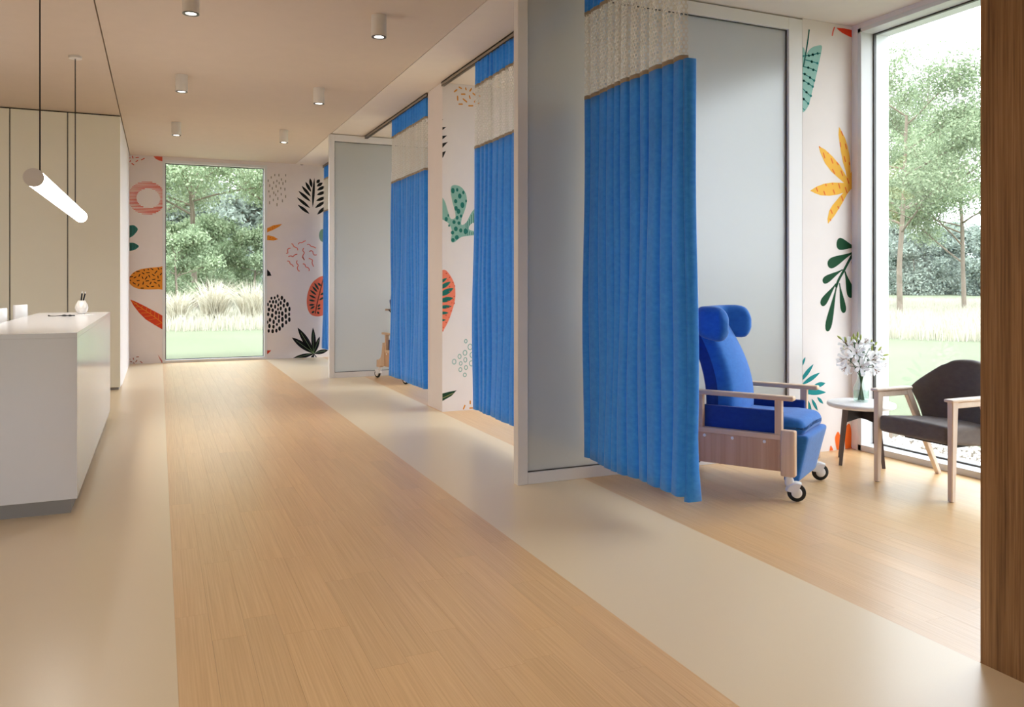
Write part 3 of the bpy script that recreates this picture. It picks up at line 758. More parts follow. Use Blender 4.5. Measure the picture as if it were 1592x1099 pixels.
  ('ell','teal4',(4.841,3.005),0.011,0.0095,0),
  ('line','teal4',[(4.761,2.969),(4.816,2.934),(4.862,2.907)],0.0076),
  ('ell','teal4',(4.816,2.934),0.011,0.0095,0),
  ('line','teal4',[(4.761,2.89),(4.788,2.875),(4.837,2.843)],0.0076),
  ('ell','teal4',(4.788,2.875),0.011,0.0095,0),
  ('line','teal4',[(4.761,2.813),(4.798,2.786)],0.0076),
  ('ell','teal4',(4.841,3.234),0.013,0.0105,0),
  ('ell','teal4',(4.885,3.246),0.012,0.0105,0),
  ('ell','teal4',(4.935,3.262),0.012,0.0105,0),
  ('ell','teal4',(4.872,3.187),0.013,0.0105,0),
  ('ell','teal4',(4.931,3.182),0.012,0.0105,0),
  ('ell','teal4',(4.835,3.135),0.012,0.0105,0),
  ('ell','teal4',(4.887,3.122),0.013,0.0105,0),
  ('ell','teal4',(4.798,3.08),0.012,0.0105,0),
  ('ell','teal4',(4.854,3.056),0.012,0.0105,0),
  ('ell','teal4',(4.897,3.037),0.013,0.0105,0),
  ('ell','teal4',(4.788,3.024),0.012,0.0104,0),
  ('ell','teal4',(4.837,3.005),0.013,0.0105,0),
  ('ell','teal4',(4.882,2.986),0.013,0.0105,0),
  ('ell','teal4',(4.816,2.934),0.013,0.0105,0),
  ('ell','teal4',(4.862,2.909),0.013,0.0105,0),
  ('ell','teal4',(4.788,2.875),0.012,0.0104,0),
  ('ell','teal4',(4.835,2.843),0.012,0.0105,0),
  ('line','teal5',[(4.845,3.447),(4.832,3.362),(4.808,3.245),(4.783,3.135)],0.0133),
 ]),
 ('r','mural_leaf','red leaf tip at the ceiling',[
  ('poly','red3',[(5.138,3.498),(5.228,3.504),(5.281,3.502),(5.336,3.499),(5.366,3.497),(5.366,3.431),(5.336,3.433),(5.268,3.446),(5.203,3.463),(5.164,3.481)]),
  ('line','red3',[(5.12,3.503),(5.102,3.462),(5.094,3.425)],0.0107),
 ]),
 ('r','mural_fan','yellow fan leaf with orange flecks',[
  ('poly','yellow',[(5.168,2.682),(5.199,2.643),(5.235,2.593),(5.264,2.525),(5.284,2.456),(5.293,2.386),(5.297,2.302),(5.311,2.325),(5.335,2.397),(5.364,2.434),(5.364,2.169),(5.335,2.115),(5.311,2.175),(5.293,2.161),(5.258,2.125),(5.211,2.057),(5.176,2.012),(5.118,1.94),(5.047,1.872),(5.041,1.911),(5.061,1.981),(5.095,2.026),(5.176,2.103),(5.217,2.136),(5.153,2.117),(5.061,2.103),(4.97,2.103),(4.913,2.116),(4.855,2.136),(4.924,2.173),(5.004,2.2),(5.095,2.215),(5.223,2.218),(5.153,2.26),(5.084,2.304),(5.015,2.369),(4.964,2.453),(4.945,2.506),(5.015,2.482),(5.095,2.431),(5.176,2.366),(5.252,2.269),(5.24,2.321),(5.211,2.39),(5.188,2.476),(5.173,2.553),(5.162,2.614)]),
  ('cap','burnt',(5.19,2.647),(5.211,2.609),0.0114),
  ('cap','burnt',(5.237,2.545),(5.25,2.499),0.0114),
  ('cap','burnt',(5.223,2.441),(5.24,2.391),0.0114),
  ('cap','burnt',(5.179,2.554),(5.186,2.512),0.0114),
  ('cap','burnt',(5.281,2.394),(5.284,2.368),0.0114),
  ('cap','burnt',(4.995,2.456),(5.013,2.408),0.0112),
  ('cap','burnt',(5.08,2.415),(5.101,2.37),0.0113),
  ('cap','burnt',(5.141,2.386),(5.162,2.362),0.0113),
  ('cap','burnt',(5.093,2.326),(5.121,2.287),0.0113),
  ('cap','burnt',(5.188,2.32),(5.211,2.274),0.0114),
  ('cap','burnt',(5.256,2.261),(5.279,2.213),0.0114),
  ('cap','burnt',(4.919,2.166),(4.936,2.13),0.0112),
  ('cap','burnt',(4.999,2.142),(5.017,2.105),0.0112),
  ('cap','burnt',(5.102,2.157),(5.121,2.119),0.0113),
  ('cap','burnt',(5.161,2.212),(5.179,2.167),0.0114),
  ('cap','burnt',(5.235,2.184),(5.258,2.133),0.0114),
  ('cap','burnt',(5.194,2.109),(5.213,2.064),0.0114),
  ('cap','burnt',(5.075,1.991),(5.095,1.955),0.0113),
  ('cap','burnt',(5.153,2.023),(5.167,1.998),0.0113),
  ('cap','burnt',(5.067,1.916),(5.078,1.897),0.0113),
  ('cap','burnt',(5.021,2.201),(5.027,2.181),0.0113),
  ('cap','burnt',(5.093,2.212),(5.1,2.196),0.0113),
  ('cap','burnt',(5.044,2.458),(5.052,2.451),0.0113),
  ('cap','burnt',(4.95,2.502),(4.964,2.494),0.0112),
 ]),
 ('r','mural_branch','dark green branch of rounded leaves',[
  ('drop','green',(5.351,1.683),(5.141,1.716),0.1007),
  ('drop','green',(5.326,1.641),(5.044,1.531),0.0885),
  ('drop','green',(5.208,1.496),(4.99,1.394),0.0629),
  ('drop','green',(5.135,1.38),(4.974,1.202),0.0691),
  ('drop','green',(5.143,1.366),(5.038,0.986),0.0719),
  ('drop','green',(5.172,1.385),(5.224,1.135),0.0628),
  ('drop','green',(5.233,1.482),(5.314,1.263),0.088),
  ('drop','green',(5.311,1.561),(5.401,1.347),0.0884),
  ('line','green',[(5.364,1.674),(5.289,1.584),(5.227,1.496),(5.165,1.412),(5.135,1.348)],0.0243),
 ]),
 ('r','mural_sunburst','teal sunburst leaves',[
  ('leaf','tealblue',(4.806,0.785),(4.759,0.7),0.0235),
  ('leaf','tealblue',(4.892,0.723),(4.747,0.583),0.0381),
  ('leaf','tealblue',(4.96,0.65),(4.765,0.56),0.0383),
  ('leaf','tealblue',(5.02,0.561),(4.885,0.542),0.0402),
  ('leaf','tealblue',(5.026,0.485),(4.771,0.503),0.0476),
  ('leaf','tealblue',(4.936,0.342),(4.871,0.441),0.0291),
  ('leaf','tealblue',(4.996,0.393),(4.93,0.452),0.0274),
  ('leaf','tealblue',(4.871,0.324),(4.8,0.455),0.0471),
 ]),
 ('r','mural_flame','orange flame leaves near the floor',[
  ('blob','orange3',[(5.078,0.044),(5.102,0.01),(5.107,-0.023),(5.066,-0.019),(5.066,0.017)]),
  ('blob','orange3',[(5.159,0.152),(5.183,0.109),(5.187,0.044),(5.178,-0.02),(5.159,-0.027),(5.135,0.03),(5.123,0.095),(5.135,0.131)]),
  ('blob','orange3',[(5.27,0.209),(5.295,0.193),(5.306,0.109),(5.295,-0.03),(5.245,-0.035),(5.233,0.087),(5.245,0.178)]),
  ('poly','red3',[(5.295,-0.007),(5.314,0.029),(5.339,0.05),(5.351,0.054),(5.351,-0.021),(5.295,-0.03)]),
 ]),
]
# ------------------------------------------------------------------ the room
floor = MB().box(-5, XW, -3, YF, -.10, -.006).build('floor', 'underlay', **S)
MB().box(-5, .06, -3, YF, -.006, 0).build('vinyl_strip', 'vinyl_sand', floor)
MB().box(1.75, 2.76, -3, YF, -.006, 0).build('vinyl_strip', 'vinyl_sand', floor)
PW, PL, GAP = .13, .92, .00025
pm = MB().box(GAP, PW - GAP, GAP, PL - GAP, -.006, 0).mesh('plank', 'floor_wood')
def plank(x, y, w=None, l=None):
    if w is None and l is None: me = pm
    else: me = MB().box(GAP, (w or PW) - GAP, GAP, (l or PL) - GAP, -.006, 0).mesh('plank', 'floor_wood')
    o = bpy.data.objects.new('plank', me); col.objects.link(o); o.parent = floor; o.location = (x, y, 0)
field = MB()
rnd = random.Random(3)
def lay(x0, x1, y0, y1, single):
    x = x0
    while x < x1 - .005:
        w = min(PW, x1 - x)
        y = y0 - rnd.random() * PL
        while y < y1 - .005:
            a, b = max(y, y0), min(y + PL, y1)
            if b - a > .02:
                if single: plank(x, a, None if abs(w - PW) < 1e-4 and abs(b - a - PL) < 1e-4 else w, None if abs(w - PW) < 1e-4 and abs(b - a - PL) < 1e-4 else b - a)
                else: field.box(x + GAP, x + w - GAP, a + GAP, b - GAP, -.006, 0)
            y += PL
        x += w
lay(.06, 1.75, 2.0, YF - .001, True)
lay(2.76, XW, 2.02, 5.02, True)
lay(.06, 1.75, -3, 2.0, False)
lay(2.76, XW, 5.02, YF, False)
field.build('plank_field', 'floor_wood', floor, kind='stuff')

ceil = MB().box(-5.3, 5.62, -3.3, YF + .3, CEIL + .05, CEIL + .25).build('ceiling', 'roof', **S)
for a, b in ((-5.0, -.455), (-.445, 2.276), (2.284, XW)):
    MB().box(a, b, -3, YF, CEIL, CEIL + .05).build('ceiling_panel', 'bay_ceiling_daylit' if a > 2 else 'ceiling_white', ceil)

# left side: outer wall, block behind the storage front
MB().box(-5.3, -5, -3.3, 11.5, -.1, CEIL + .05).build('wall_left', 'wall_white', **S)
MB().box(-5.3, -.454, 11.93, YF, 0, CEIL - .001).build('wall_left_return', 'wall_white', **S)
MB().box(-5.3, -2.31, 11.5, 11.925, 0, CEIL - .001).build('wall_left_filler', 'cabinet_cream', **S)
# wall behind the camera; glazed opening added, unseen, to light camera-facing surfaces
wb = MB().box(-5, -3.5, -3.3, -3, 0, CEIL).box(-1.2, 2.76, -3.3, -3, 0, CEIL).box(-3.5, -1.2, -3.3, -3, 3.1, CEIL).build('wall_back', 'wall_white', **S)
wn = MB()
for a in (-3.5, -2.38, -1.25): wn.box(a, a + .05, -3.2, -3.08, 0, 3.1)
wn.box(-3.5, -1.2, -3.2, -3.08, 0, .06).box(-3.5, -1.2, -3.2, -3.08, 3.05, 3.1)
w5 = wn.build('window_6', 'window_frame', **S)
MB().box(-3.45, -1.25, -3.15, -3.142, .06, 3.05).build('pane', 'window_glass', w5)
# wood-clad wall beside the camera
MB().box(2.76, 5.62, -3.3, 2.015, 0, CEIL - .001).build('wall_right_wood', 'wood_panel', **S)
# pier between the second and third bay, stub by the first window, short nib at the third divider
MB().box(2.78, XW, 8.2, 8.7, 0, CEIL - .001).build('wall_pier', 'mural_ground', **S)
MB().box(4.775, XW, 5.03, 5.27, 0, CEIL - .001).build('wall_stub', 'mural_ground', **S)
MB().box(4.775, XW, 11.68, 11.80, 0, CEIL - .001).build('wall_stub_far', 'mural_ground', **S)
# far wall in two panels beside the window
wf = MB().box(-5.3, .057, YF, YF + .3, -.1, CEIL + .05).box(1.776, 5.62, YF, YF + .3, -.1, CEIL + .05).box(.057, 1.776, YF, YF + .3, 3.475, CEIL + .05).build('wall_far', 'mural_ground', **S)
# window wall
wr = MB()
prev = 2.015
for a, b in BAYS + [(YF, YF)]:
    if a > prev: wr.box(XW, XW + .31, prev, a, -.1, CEIL + .05)
    if b > a: wr.box(XW, XW + .31, a, b, 3.49, CEIL + .05)
    prev = b
wr.build('wall_right', 'wall_white', **S)
def bay_window(n, a, b):
    f = MB(); t = .036
    f.bbox(XW - .004, XW + .31, a, a + t, .0, 3.49, .003).bbox(XW - .004, XW + .31, b - t, b, .0, 3.49, .003)
    f.bbox(XW - .004, XW + .31, a, b, .0, .05, .003).bbox(XW - .004, XW + .31, a, b, 3.455, 3.49, .003)
    w = f.build('window_%d' % n, 'window_frame', **S)
    g = MB(); x0, x1 = XW + .13, XW + .155; t2 = .012
    y0, y1, z0, z1 = a + t, b - t, .05, 3.455
    g.box(x0, x1, y0, y0 + t2, z0, z1).box(x0, x1, y1 - t2, y1, z0, z1).box(x0, x1, y0 + t2, y1 - t2, z0, z0 + t2).box(x0, x1, y0 + t2, y1 - t2, z1 - t2, z1)
    g.build('gasket', 'metal_dark', w)
    MB().box(XW + .138, XW + .146, y0 + .004, y1 - .004, z0 + .004, z1 - .004).build('pane', 'window_glass', w)
for i, (a, b) in enumerate(BAYS): bay_window(i + 2, a, b)
f = MB(); x0, x1, zt = .057, 1.776, 3.475
f.bbox(x0, x0 + .045, YF - .01, YF + .2, 0, zt, .003).bbox(x1 - .05, x1, YF - .01, YF + .2, 0, zt, .003)
f.bbox(x0 + .045, x1 - .05, YF - .01, YF + .2, 0, .045, .003).bbox(x0 + .045, x1 - .05, YF - .01, YF + .2, zt - .05, zt, .003)
w = f.build('window_1', 'window_frame', **S)
g = MB(); a, b, z0, z1, t2 = x0 + .045, x1 - .05, .045, zt - .05, .012
g.box(a, a + t2, YF + .08, YF + .1, z0, z1).box(b - t2, b, YF + .08, YF + .1, z0, z1).box(a + t2, b - t2, YF + .08, YF + .1, z0, z0 + t2).box(a + t2, b - t2, YF + .08, YF + .1, z1 - t2, z1)
g.build('gasket', 'metal_dark', w)
MB().box(a + .004, b - .004, YF + .087, YF + .094, z0 + .004, z1 - .004).build('pane', 'window_glass', w)

# ------------------------------------------------------------------ printed mural: flat motifs on the wall faces
def catmull(pts, n=4):
    k = len(pts); out = []
    for i in range(k):
        p0, p1, p2, p3 = (Vector(pts[(i + j - 1) % k]) for j in range(4))
        for q in range(n):
            t = q / n
            out.append(tuple(.5 * ((2 * p1) + (-p0 + p2) * t + (2 * p0 - 5 * p1 + 4 * p2 - p3) * t * t + (-p0 + 3 * p1 - 3 * p2 + p3) * t ** 3)))
    return out
def along(p, q, prof, w):
    p, q = Vector(p), Vector(q); d = q - p; n = Vector((-d.y, d.x)).normalized()
    up = [tuple(p + d * t + n * (w / 2 * h)) for t, h in prof]; dn = [tuple(p + d * t - n * (w / 2 * h)) for t, h in prof[::-1]]
    out = up + dn; res = []
    for v in out:
        if not res or (Vector(v) - Vector(res[-1])).length > 1e-5: res.append(v)
    if (Vector(res[0]) - Vector(res[-1])).length < 1e-5: res.pop()
    return res
LEAF = [(0, 0)] + [(t / 10, math.sin(math.pi * t / 10) ** .85) for t in range(1, 10)] + [(1, 0)]
DROP = [(0, .18)] + [(t / 12, max(.18, (t / 12) ** 1.1 * 1.15) if t < 10 else 1) for t in range(1, 11)]
DROP = [(0, .16), (.15, .22), (.3, .40), (.45, .62), (.6, .83), (.72, .96), (.82, 1.0), (.9, .9), (.96, .66), (.99, .36), (1, 0)]
def polys(p):
    k = p[0]
    if k == 'leaf': return [along(p[2], p[3], LEAF, p[4])]
    if k == 'drop': return [along(p[2], p[3], DROP, p[4])]
    if k == 'cap':
        a, b = Vector(p[2]), Vector(p[3]); L = (b - a).length + 1e-6; e = min(.45, p[4] * .45 / L)
        return [along(p[2], p[3], [(0, .5), (e, 1), (1 - e, 1), (1, .5)], p[4])]
    if k == 'line':
        pts = [Vector(q) for q in p[2]]; w = p[3] / 2; up = []; dn = []
        if len(pts) > 2:
            op = pts; pts = []
            for i in range(len(op) - 1):
                p0, p1, p2, p3 = op[max(i - 1, 0)], op[i], op[i + 1], op[min(i + 2, len(op) - 1)]
                for q in range(3):
                    t = q / 3; pts.append(.5 * ((2 * p1) + (-p0 + p2) * t + (2 * p0 - 5 * p1 + 4 * p2 - p3) * t * t + (-p0 + 3 * p1 - 3 * p2 + p3) * t ** 3))
            pts.append(op[-1])
        for i in range(len(pts)):
            d = pts[min(i + 1, len(pts) - 1)] - pts[max(i - 1, 0)]; n = Vector((-d.y, d.x)).normalized() * w
            up.append(tuple(pts[i] + n)); dn.append(tuple(pts[i] - n))
        return [[up[i], up[i + 1], dn[i + 1], dn[i]] for i in range(len(up) - 1)]
    if k == 'poly': return [p[2]]
    if k == 'blob': return [catmull(p[2])]
    if k == 'ell':
        c, rx, rz, ro = p[2], p[3], p[4], R(p[5])
        return [[(c[0] + rx * math.cos(t) * math.cos(ro) - rz * math.sin(t) * math.sin(ro), c[1] + rx * math.cos(t) * math.sin(ro) + rz * math.sin(t) * math.cos(ro)) for t in (i * math.pi / 7 for i in range(14))]]
    if k == 'ring':
        c, rx, rz, w = p[2], p[3], p[4], p[5]; o = []
        for i in range(16):
            t, u = i * math.pi / 8, (i + 1) * math.pi / 8
            o.append([(c[0] + rx * math.cos(t), c[1] + rz * math.sin(t)), (c[0] + rx * math.cos(u), c[1] + rz * math.sin(u)),
                      (c[0] + (rx - w) * math.cos(u), c[1] + (rz - w) * math.sin(u)), (c[0] + (rx - w) * math.cos(t), c[1] + (rz - w) * math.sin(t))])
        return o
    if k == 'stripes':
        c, rx, rz, ic, ix, iz, n = p[2:]; o = []; st = 2 * rz / n; r2 = random.Random(5)
        for i in range(n):
            z = c[1] - rz + (i + .5) * st; h = st * (.26 + .16 * r2.random())
            q = 1 - ((z - c[1]) / rz) ** 2
            if q <= .02: continue
            ex = rx * math.sqrt(q); qi = 1 - ((z - ic[1]) / iz) ** 2; sk = st * .12
            segs = [(c[0] - ex, c[0] + ex)] if qi <= 0 else [(c[0] - ex, ic[0] - ix * math.sqrt(qi)), (ic[0] + ix * math.sqrt(qi), c[0] + ex)]
            for a, b in segs:
                if b > a: o.append([(a, z - h * .6), (b, z - h + sk), (b, z + h + sk), (a, z + h * .6)])
        return o
def clip(poly, x0, x1, z0, z1):
    for ax, val, sg in ((0, x0, 1), (0, x1, -1), (1, z0, 1), (1, z1, -1)):
        out = []
        for i in range(len(poly)):
            a, b = poly[i - 1], poly[i]; ia, ib = (a[ax] - val) * sg >= 0, (b[ax] - val) * sg >= 0
            if ia != ib:
                t = (val - a[ax]) / (b[ax] - a[ax]); out.append((a[0] + (b[0] - a[0]) * t, a[1] + (b[1] - a[1]) * t))
            if ib: out.append(b)
        poly = out
        if len(poly) < 3: return None
    return poly
WALLS = {'fl': (wf, YF, -.453, .056), 'fr': (wf, YF, 1.778, 5.3), 'p': (bpy.data.objects['wall_pier'], 8.2, 2.781, 5.3), 'r': (bpy.data.objects['wall_stub'], 5.03, 4.776, 5.309)}
for wl, nm, lab, prims in MURAL:
    host, Y, x0, x1 = WALLS[wl]
    mb = MB(); mats = []
    for p in prims:
        if p[1] not in mats: mats.append(p[1])
        lay_ = .0008 + .0005 * mats.index(p[1]) + (.0002 if p[0] == 'ell' and mats.index(p[1]) else 0)
        for q in polys(p):
            q = clip([tuple(v) for v in q], x0, x1, .002, CEIL - .004)
            if not q: continue
            if sum(q[i - 1][0] * q[i][1] - q[i][0] * q[i - 1][1] for i in range(len(q))) < 0: q = q[::-1]
            mb.add([(a, Y - lay_, b) for a, b in q], [tuple(range(len(q)))], mats.index(p[1]))
    mb.build(nm, ['print_' + m for m in mats], host, label=lab)
# ------------------------------------------------------------------ glass dividers
def divider(Y, x1, label):
    t = .075
    root = empty('glass_divider', (2.25, Y, 0), label=label, category='partition', group='frosted glass dividers between the bays')
    W = x1 - 2.25; H = CEIL - .012; y0, y1 = 0, .072
    MB().bbox(0, t, y0, y1, 0, H, .003).build('post', 'frame_white', root)
    MB().bbox(W - .14, W, y0, y1, 0, H, .003).build('post', 'frame_white', root)
    MB().bbox(t, W - .14, y0, y1, H - .095, H, .003).build('top_rail', 'frame_white', root)
    MB().bbox(t, W - .14, y0, y1, 0, .078, .003).build('bottom_rail', 'frame_white', root)
    g = MB(); a, b, c, d, e = t, W - .14, .078, H - .095, .007
    g.box(a, a + e, .024, .048, c, d).box(b - e, b, .024, .048, c, d).box(a + e, b - e, .024, .048, c, c + e).box(a + e, b - e, .024, .048, d - e, d)
    g.build('glazing_seal', 'metal_dark', root)
    MB().box(a + .004, b - .004, .031, .041, c + .004, d - .004).build('frosted_pane', 'frosted_glass', root)
    return root
divider(5.03, 4.774, 'nearest floor-to-ceiling frosted glass divider in a white frame, beside the blue recliner')
divider(11.68, 4.774, 'farthest frosted glass divider in a white frame, near the far window wall')

# ------------------------------------------------------------------ curtain rails and curtains
def rail(y0, y1, label):
    o = MB()
    x0, x1, z1 = 2.765, 2.80, CEIL - .002; z0 = z1 - .045
    o.box(x0, x0 + .006, y0, y1, z0, z1).box(x1 - .006, x1, y0, y1, z0, z1).box(x0, x1, y0, y1, z1 - .012, z1)
    o.box(x0, x0 + .013, y0, y1, z0, z0 + .005).box(x1 - .013, x1, y0, y1, z0, z0 + .005)
    o.build('curtain_rail', 'rail_metal', None, label=label, category='curtain rail', group='ceiling curtain rails along the corridor')
rail(2.03, 5.02, 'grey ceiling rail carrying the nearest blue curtain')
rail(5.11, 8.19, 'grey ceiling rail running from the mural pier to the nearest glass divider')
rail(8.71, 11.67, 'grey ceiling rail running from the mural pier to the far glass divider')
rail(11.76, 14.99, 'grey ceiling rail of the last bay by the far wall')

ZT, ZB, ZN, ZH = 3.482, .175, 2.665, 3.265
def curtain(y0, y1, x0, seed, n, label, lead=False, amp=.038):
    """y0 near end, y1 far end; pleats wander, finer gathers in the heading"""
    rr = random.Random(seed); L = y1 - y0
    ws = [.65 + .9 * rr.random() for _ in range(n)]; tot = sum(ws); edges = [0]
    for w_ in ws: edges.append(edges[-1] + w_ / tot)
    amps = [.6 + .8 * rr.random() for _ in range(n + 1)]; lean = [rr.uniform(-.5, .5) for _ in range(n)]
    drift = [rr.uniform(-.25, .25) for _ in range(n + 1)]
    def Sf(s, z):
        s = min(max(s, 0), 1)
        for i in range(n):
            if s <= edges[i + 1] + 1e-9: break
        t = (s - edges[i]) / (edges[i + 1] - edges[i]); down = (ZT - z) / (ZT - ZB)
        A = amp * (.55 + .55 * down) * (amps[i] * (1 - t) + amps[i + 1] * t)
        ph = 2 * math.pi * (i + t)
        w_ = math.cos(ph + .25 * math.sin(ph)) + .18 * math.cos(2 * ph + lean[i])
        x = A * w_
        fold = .25 * math.sin(ph) * (edges[i + 1] - edges[i]) * L * (.55 + .35 * down)
        y = y0 + L * s - fold
        dr = drift[i] * (1 - t) + drift[i + 1] * t
        y += dr * .06 * down * math.sin(math.pi * s)
        x += .012 * math.sin(3.1 * z + 9 * s + seed) * down
        y = y0 + (y - y0) * (1 + .02 * (down - .5)) if not lead else y
        if z > ZN - .1:
            g = min(1, max(0, (z - ZH + .02) / .08)) * .4
            x = x * (1 - g) + g * .016 * math.sin(2 * math.pi * s * n * 3.3 + 1.7 * math.sin(21 * s + seed)) 
        return (x0 + x, y, z)
    root = empty('privacy_curtain', (x0, (y0 + y1) / 2, ZB), label=label, category='curtain', group='blue privacy curtains of the bays')
    def sheet(zs, nu, grow=0):
        mb = MB(); off = Vector((x0, (y0 + y1) / 2, ZB))
        vs = [Vector(Sf(i / nu, z)) - off for z in zs for i in range(nu + 1)]
        k = nu + 1
        fs = [(r * k + i, r * k + i + 1, (r + 1) * k + i + 1, (r + 1) * k + i) for r in range(len(zs) - 1) for i in range(nu)]
        return mb.add(vs, fs)
    nu = n * 16
    def thick(o, t):
        m = o.modifiers.new('thickness', 'SOLIDIFY'); m.thickness = t; m.offset = 0
    d = sheet([ZB + (ZN - ZB) * i / 26 for i in range(27)], nu).build('drape', 'curtain_blue', root, smooth=180); thick(d, .003)
    hm = MB(); off = Vector((x0, (y0 + y1) / 2, ZB))
    h = sheet([ZH + (ZT - ZH) * i / 6 for i in range(7)], n * 40).build('heading_band', 'curtain_blue', root, smooth=180); thick(h, .003)
    for za, zb in ((ZN - .004, ZN + .022), (ZH - .018, ZH + .006)):
        o = sheet([za, (za + zb) / 2, zb], nu).build('seam_tape', 'curtain_seam', root, smooth=180); thick(o, .006)
    # open hexagonal net
    net = MB(); arc = 0; m_ = 400; prev_ = None; cum = [0]
    for i in range(m_ + 1):
        p = Vector(Sf(i / m_, (ZN + ZH) / 2))
        if prev_ is not None: cum.append(cum[-1] + (p - prev_).length)
        prev_ = p
    arc = cum[-1]; cum = np.array(cum) / arc; ss = np.linspace(0, 1, m_ + 1)
    px_, pz_ = .026, .0225; ncol = max(8, int(arc / px_)); nrow = int((ZH - ZN) / pz_)
    for r in range(nrow + 1):
        for c_ in range(ncol + 1):
            ca = (c_ + .5 * (r % 2)) / ncol; cz = ZN + r * (ZH - ZN) / nrow
            out_, in_ = [], []
            for kx in range(6):
                t = math.pi / 6 + kx * math.pi / 3
                for rad, lst in ((.0150, out_), (.0098, in_)):
                    a_ = ca + rad * math.cos(t) / arc; zz = min(max(cz + rad * math.sin(t), ZN), ZH)
                    s_ = float(np.interp(min(max(a_, 0), 1), cum, ss)); lst.append(Vector(Sf(s_, zz)) - off)
            net.add(out_ + in_, [(j, (j + 1) % 6, 6 + (j + 1) % 6, 6 + j) for j in range(6)])
    net.build('net_panel', 'curtain_net', root, kind='stuff', label='open hexagonal netting')
    if lead:  # turned hem along the leading edge
        a = Vector(Sf(0, ZB)); 
        mb = MB(); zs = [ZB - .03 + (ZN - ZB + .03) * i / 14 for i in range(15)]
        for i, z in enumerate(zs):
            p = Vector(Sf(0, max(z, ZB))); p.z = z; sp = .03 * max(0, 1 - (z - ZB) / .25)
            for dx, dy in ((-.03, .004), (-.02, -.022), (.03 + sp, -.028), (.042 + sp, -.016)):
                mb.v.append(tuple(p + Vector((dx, dy, 0)) - off))
        for i in range(14):
            for j in range(3): mb.f.append((i * 4 + j, i * 4 + j + 1, i * 4 + 5 + j, i * 4 + 4 + j)); mb.mi.append(0)
        o = mb.build('leading_hem', 'curtain_blue', root, smooth=180); thick(o, .003)
    return root
curtain(3.80, 4.95, 2.735, 11, 11, 'nearest and largest blue curtain, in front of the blue recliner', lead=True, amp=.04)
curtain(5.22, 7.22, 2.782, 5, 15, 'blue curtain between the mural pier and the nearest glass divider')
curtain(8.76, 10.22, 2.782, 8, 13, 'blue curtain hiding most of the far recliner')
curtain(13.7, 14.9, 2.782, 21, 10, 'farthest blue curtain, a narrow strip by the fern on the far wall', amp=.04)

# ------------------------------------------------------------------ ceiling lights
def downlight(x, y, label, power=11):
    root = empty('downlight', (x, y, CEIL), label=label, category='ceiling light', group='white cylinder downlights in two rows')
    r, h = .06, .17
    MB().lathe([(0, -.0005), (r, -.0005), (r, -h), (r - .012, -h), (r - .012, -h + .02), (0, -h + .02)], 28).build('housing', 'lamp_white', root, smooth=True)
    MB().lathe([(r - .001, -h + .001), (r - .001, -h - .004), (r - .022, -h - .003), (r - .022, -h + .004)], 28).build('trim_ring', 'metal_dark', root, smooth=True)
    MB().lathe([(0, -h + .003), (r - .021, -h + .003)], 24).build('lens', 'spot_lens', root)
    d = bpy.data.lights.new('downlight_beam', 'SPOT'); d.energy = power; d.spot_size = R(95); d.spot_blend = .9; d.shadow_soft_size = .04; d.color = (1, .89, .76)
    o = bpy.data.objects.new('downlight_beam', d); col.objects.link(o); o.parent = root; o.location = (0, 0, -h - .012)
names = {(0, 0): 'nearest downlight of the left row, cut by the picture top', (1, 0): 'nearest downlight of the right row, above the corridor',
         (0, 1): 'middle downlight of the left row', (1, 1): 'middle downlight of the right row', (0, 2): 'farthest downlight of the left row, near the far window', (1, 2): 'farthest downlight of the right row, near the far window'}
for y in (3.68, 1.0):   # the rows go on behind the viewer
    for i in (0, 1): downlight((.215, 1.618)[i], y, ('left' if i == 0 else 'right') + ' row downlight ' + ('just above the viewer' if y > 2 else 'behind the viewer'))
for (i, j), lab in names.items(): downlight((.215, 1.618)[i], (6.35, 9.0, 11.72)[j], lab)

# tube pendant
pr = empty('tube_pendant', (-.725, 7.5, CEIL), label='lit horizontal tube pendant on two black cables above the counter', category='pendant lamp')
ya, yb, zc, rt = 5.87 - 7.5, 9.25 - 7.5, 2.055 - CEIL, .058
seg = [(rt * math.cos(t), rt * math.sin(t)) for t in [R(35) + R(110) * i / 10 for i in range(11)]]
def arcstrip(a0, a1, rad, n_, name, mat):
    mb = MB(); th = [R(a0) + R(a1 - a0) * i / n_ for i in range(n_ + 1)]
    vs = [(rad * math.cos(t), y, zc + rad * math.sin(t)) for y in (ya + .012, yb - .012) for t in th]; k = n_ + 1
    return mb.add(vs, [(i, i + 1, k + i + 1, k + i) for i in range(n_)]).build(name, mat, pr, smooth=180)
arcstrip(40, 140, rt, 12, 'top_channel', 'lamp_white')
arcstrip(-220, 40, rt - .001, 28, 'diffuser', 'tube_light')
for y in (ya, yb - .012): MB().lathe([(0, 0), (rt + .001, 0), (rt + .001, .012), (0, .012)], 28, (0, y, zc), axis='y').build('end_cap', 'lamp_white', pr, smooth=True)
for y in (6.17 - 7.5, 8.645 - 7.5):
    MB().tube([(0, y, zc + rt - .002), (0, y, -.02)], .0045, 8).build('cable', 'dark_rubber', pr, smooth=True)
    MB().lathe([(0, .03), (.008, .026), (.011, 0), (0, 0)], 12, (0, y, zc + rt - .004)).build('cable_clip', 'dark_rubber', pr, smooth=True)
    MB().lathe([(0, -.001), (.058, -.001), (.058, -.022), (.054, -.026), (0, -.026)], 24, (0, y, 0)).build('ceiling_rose', 'lamp_white', pr, smooth=True)

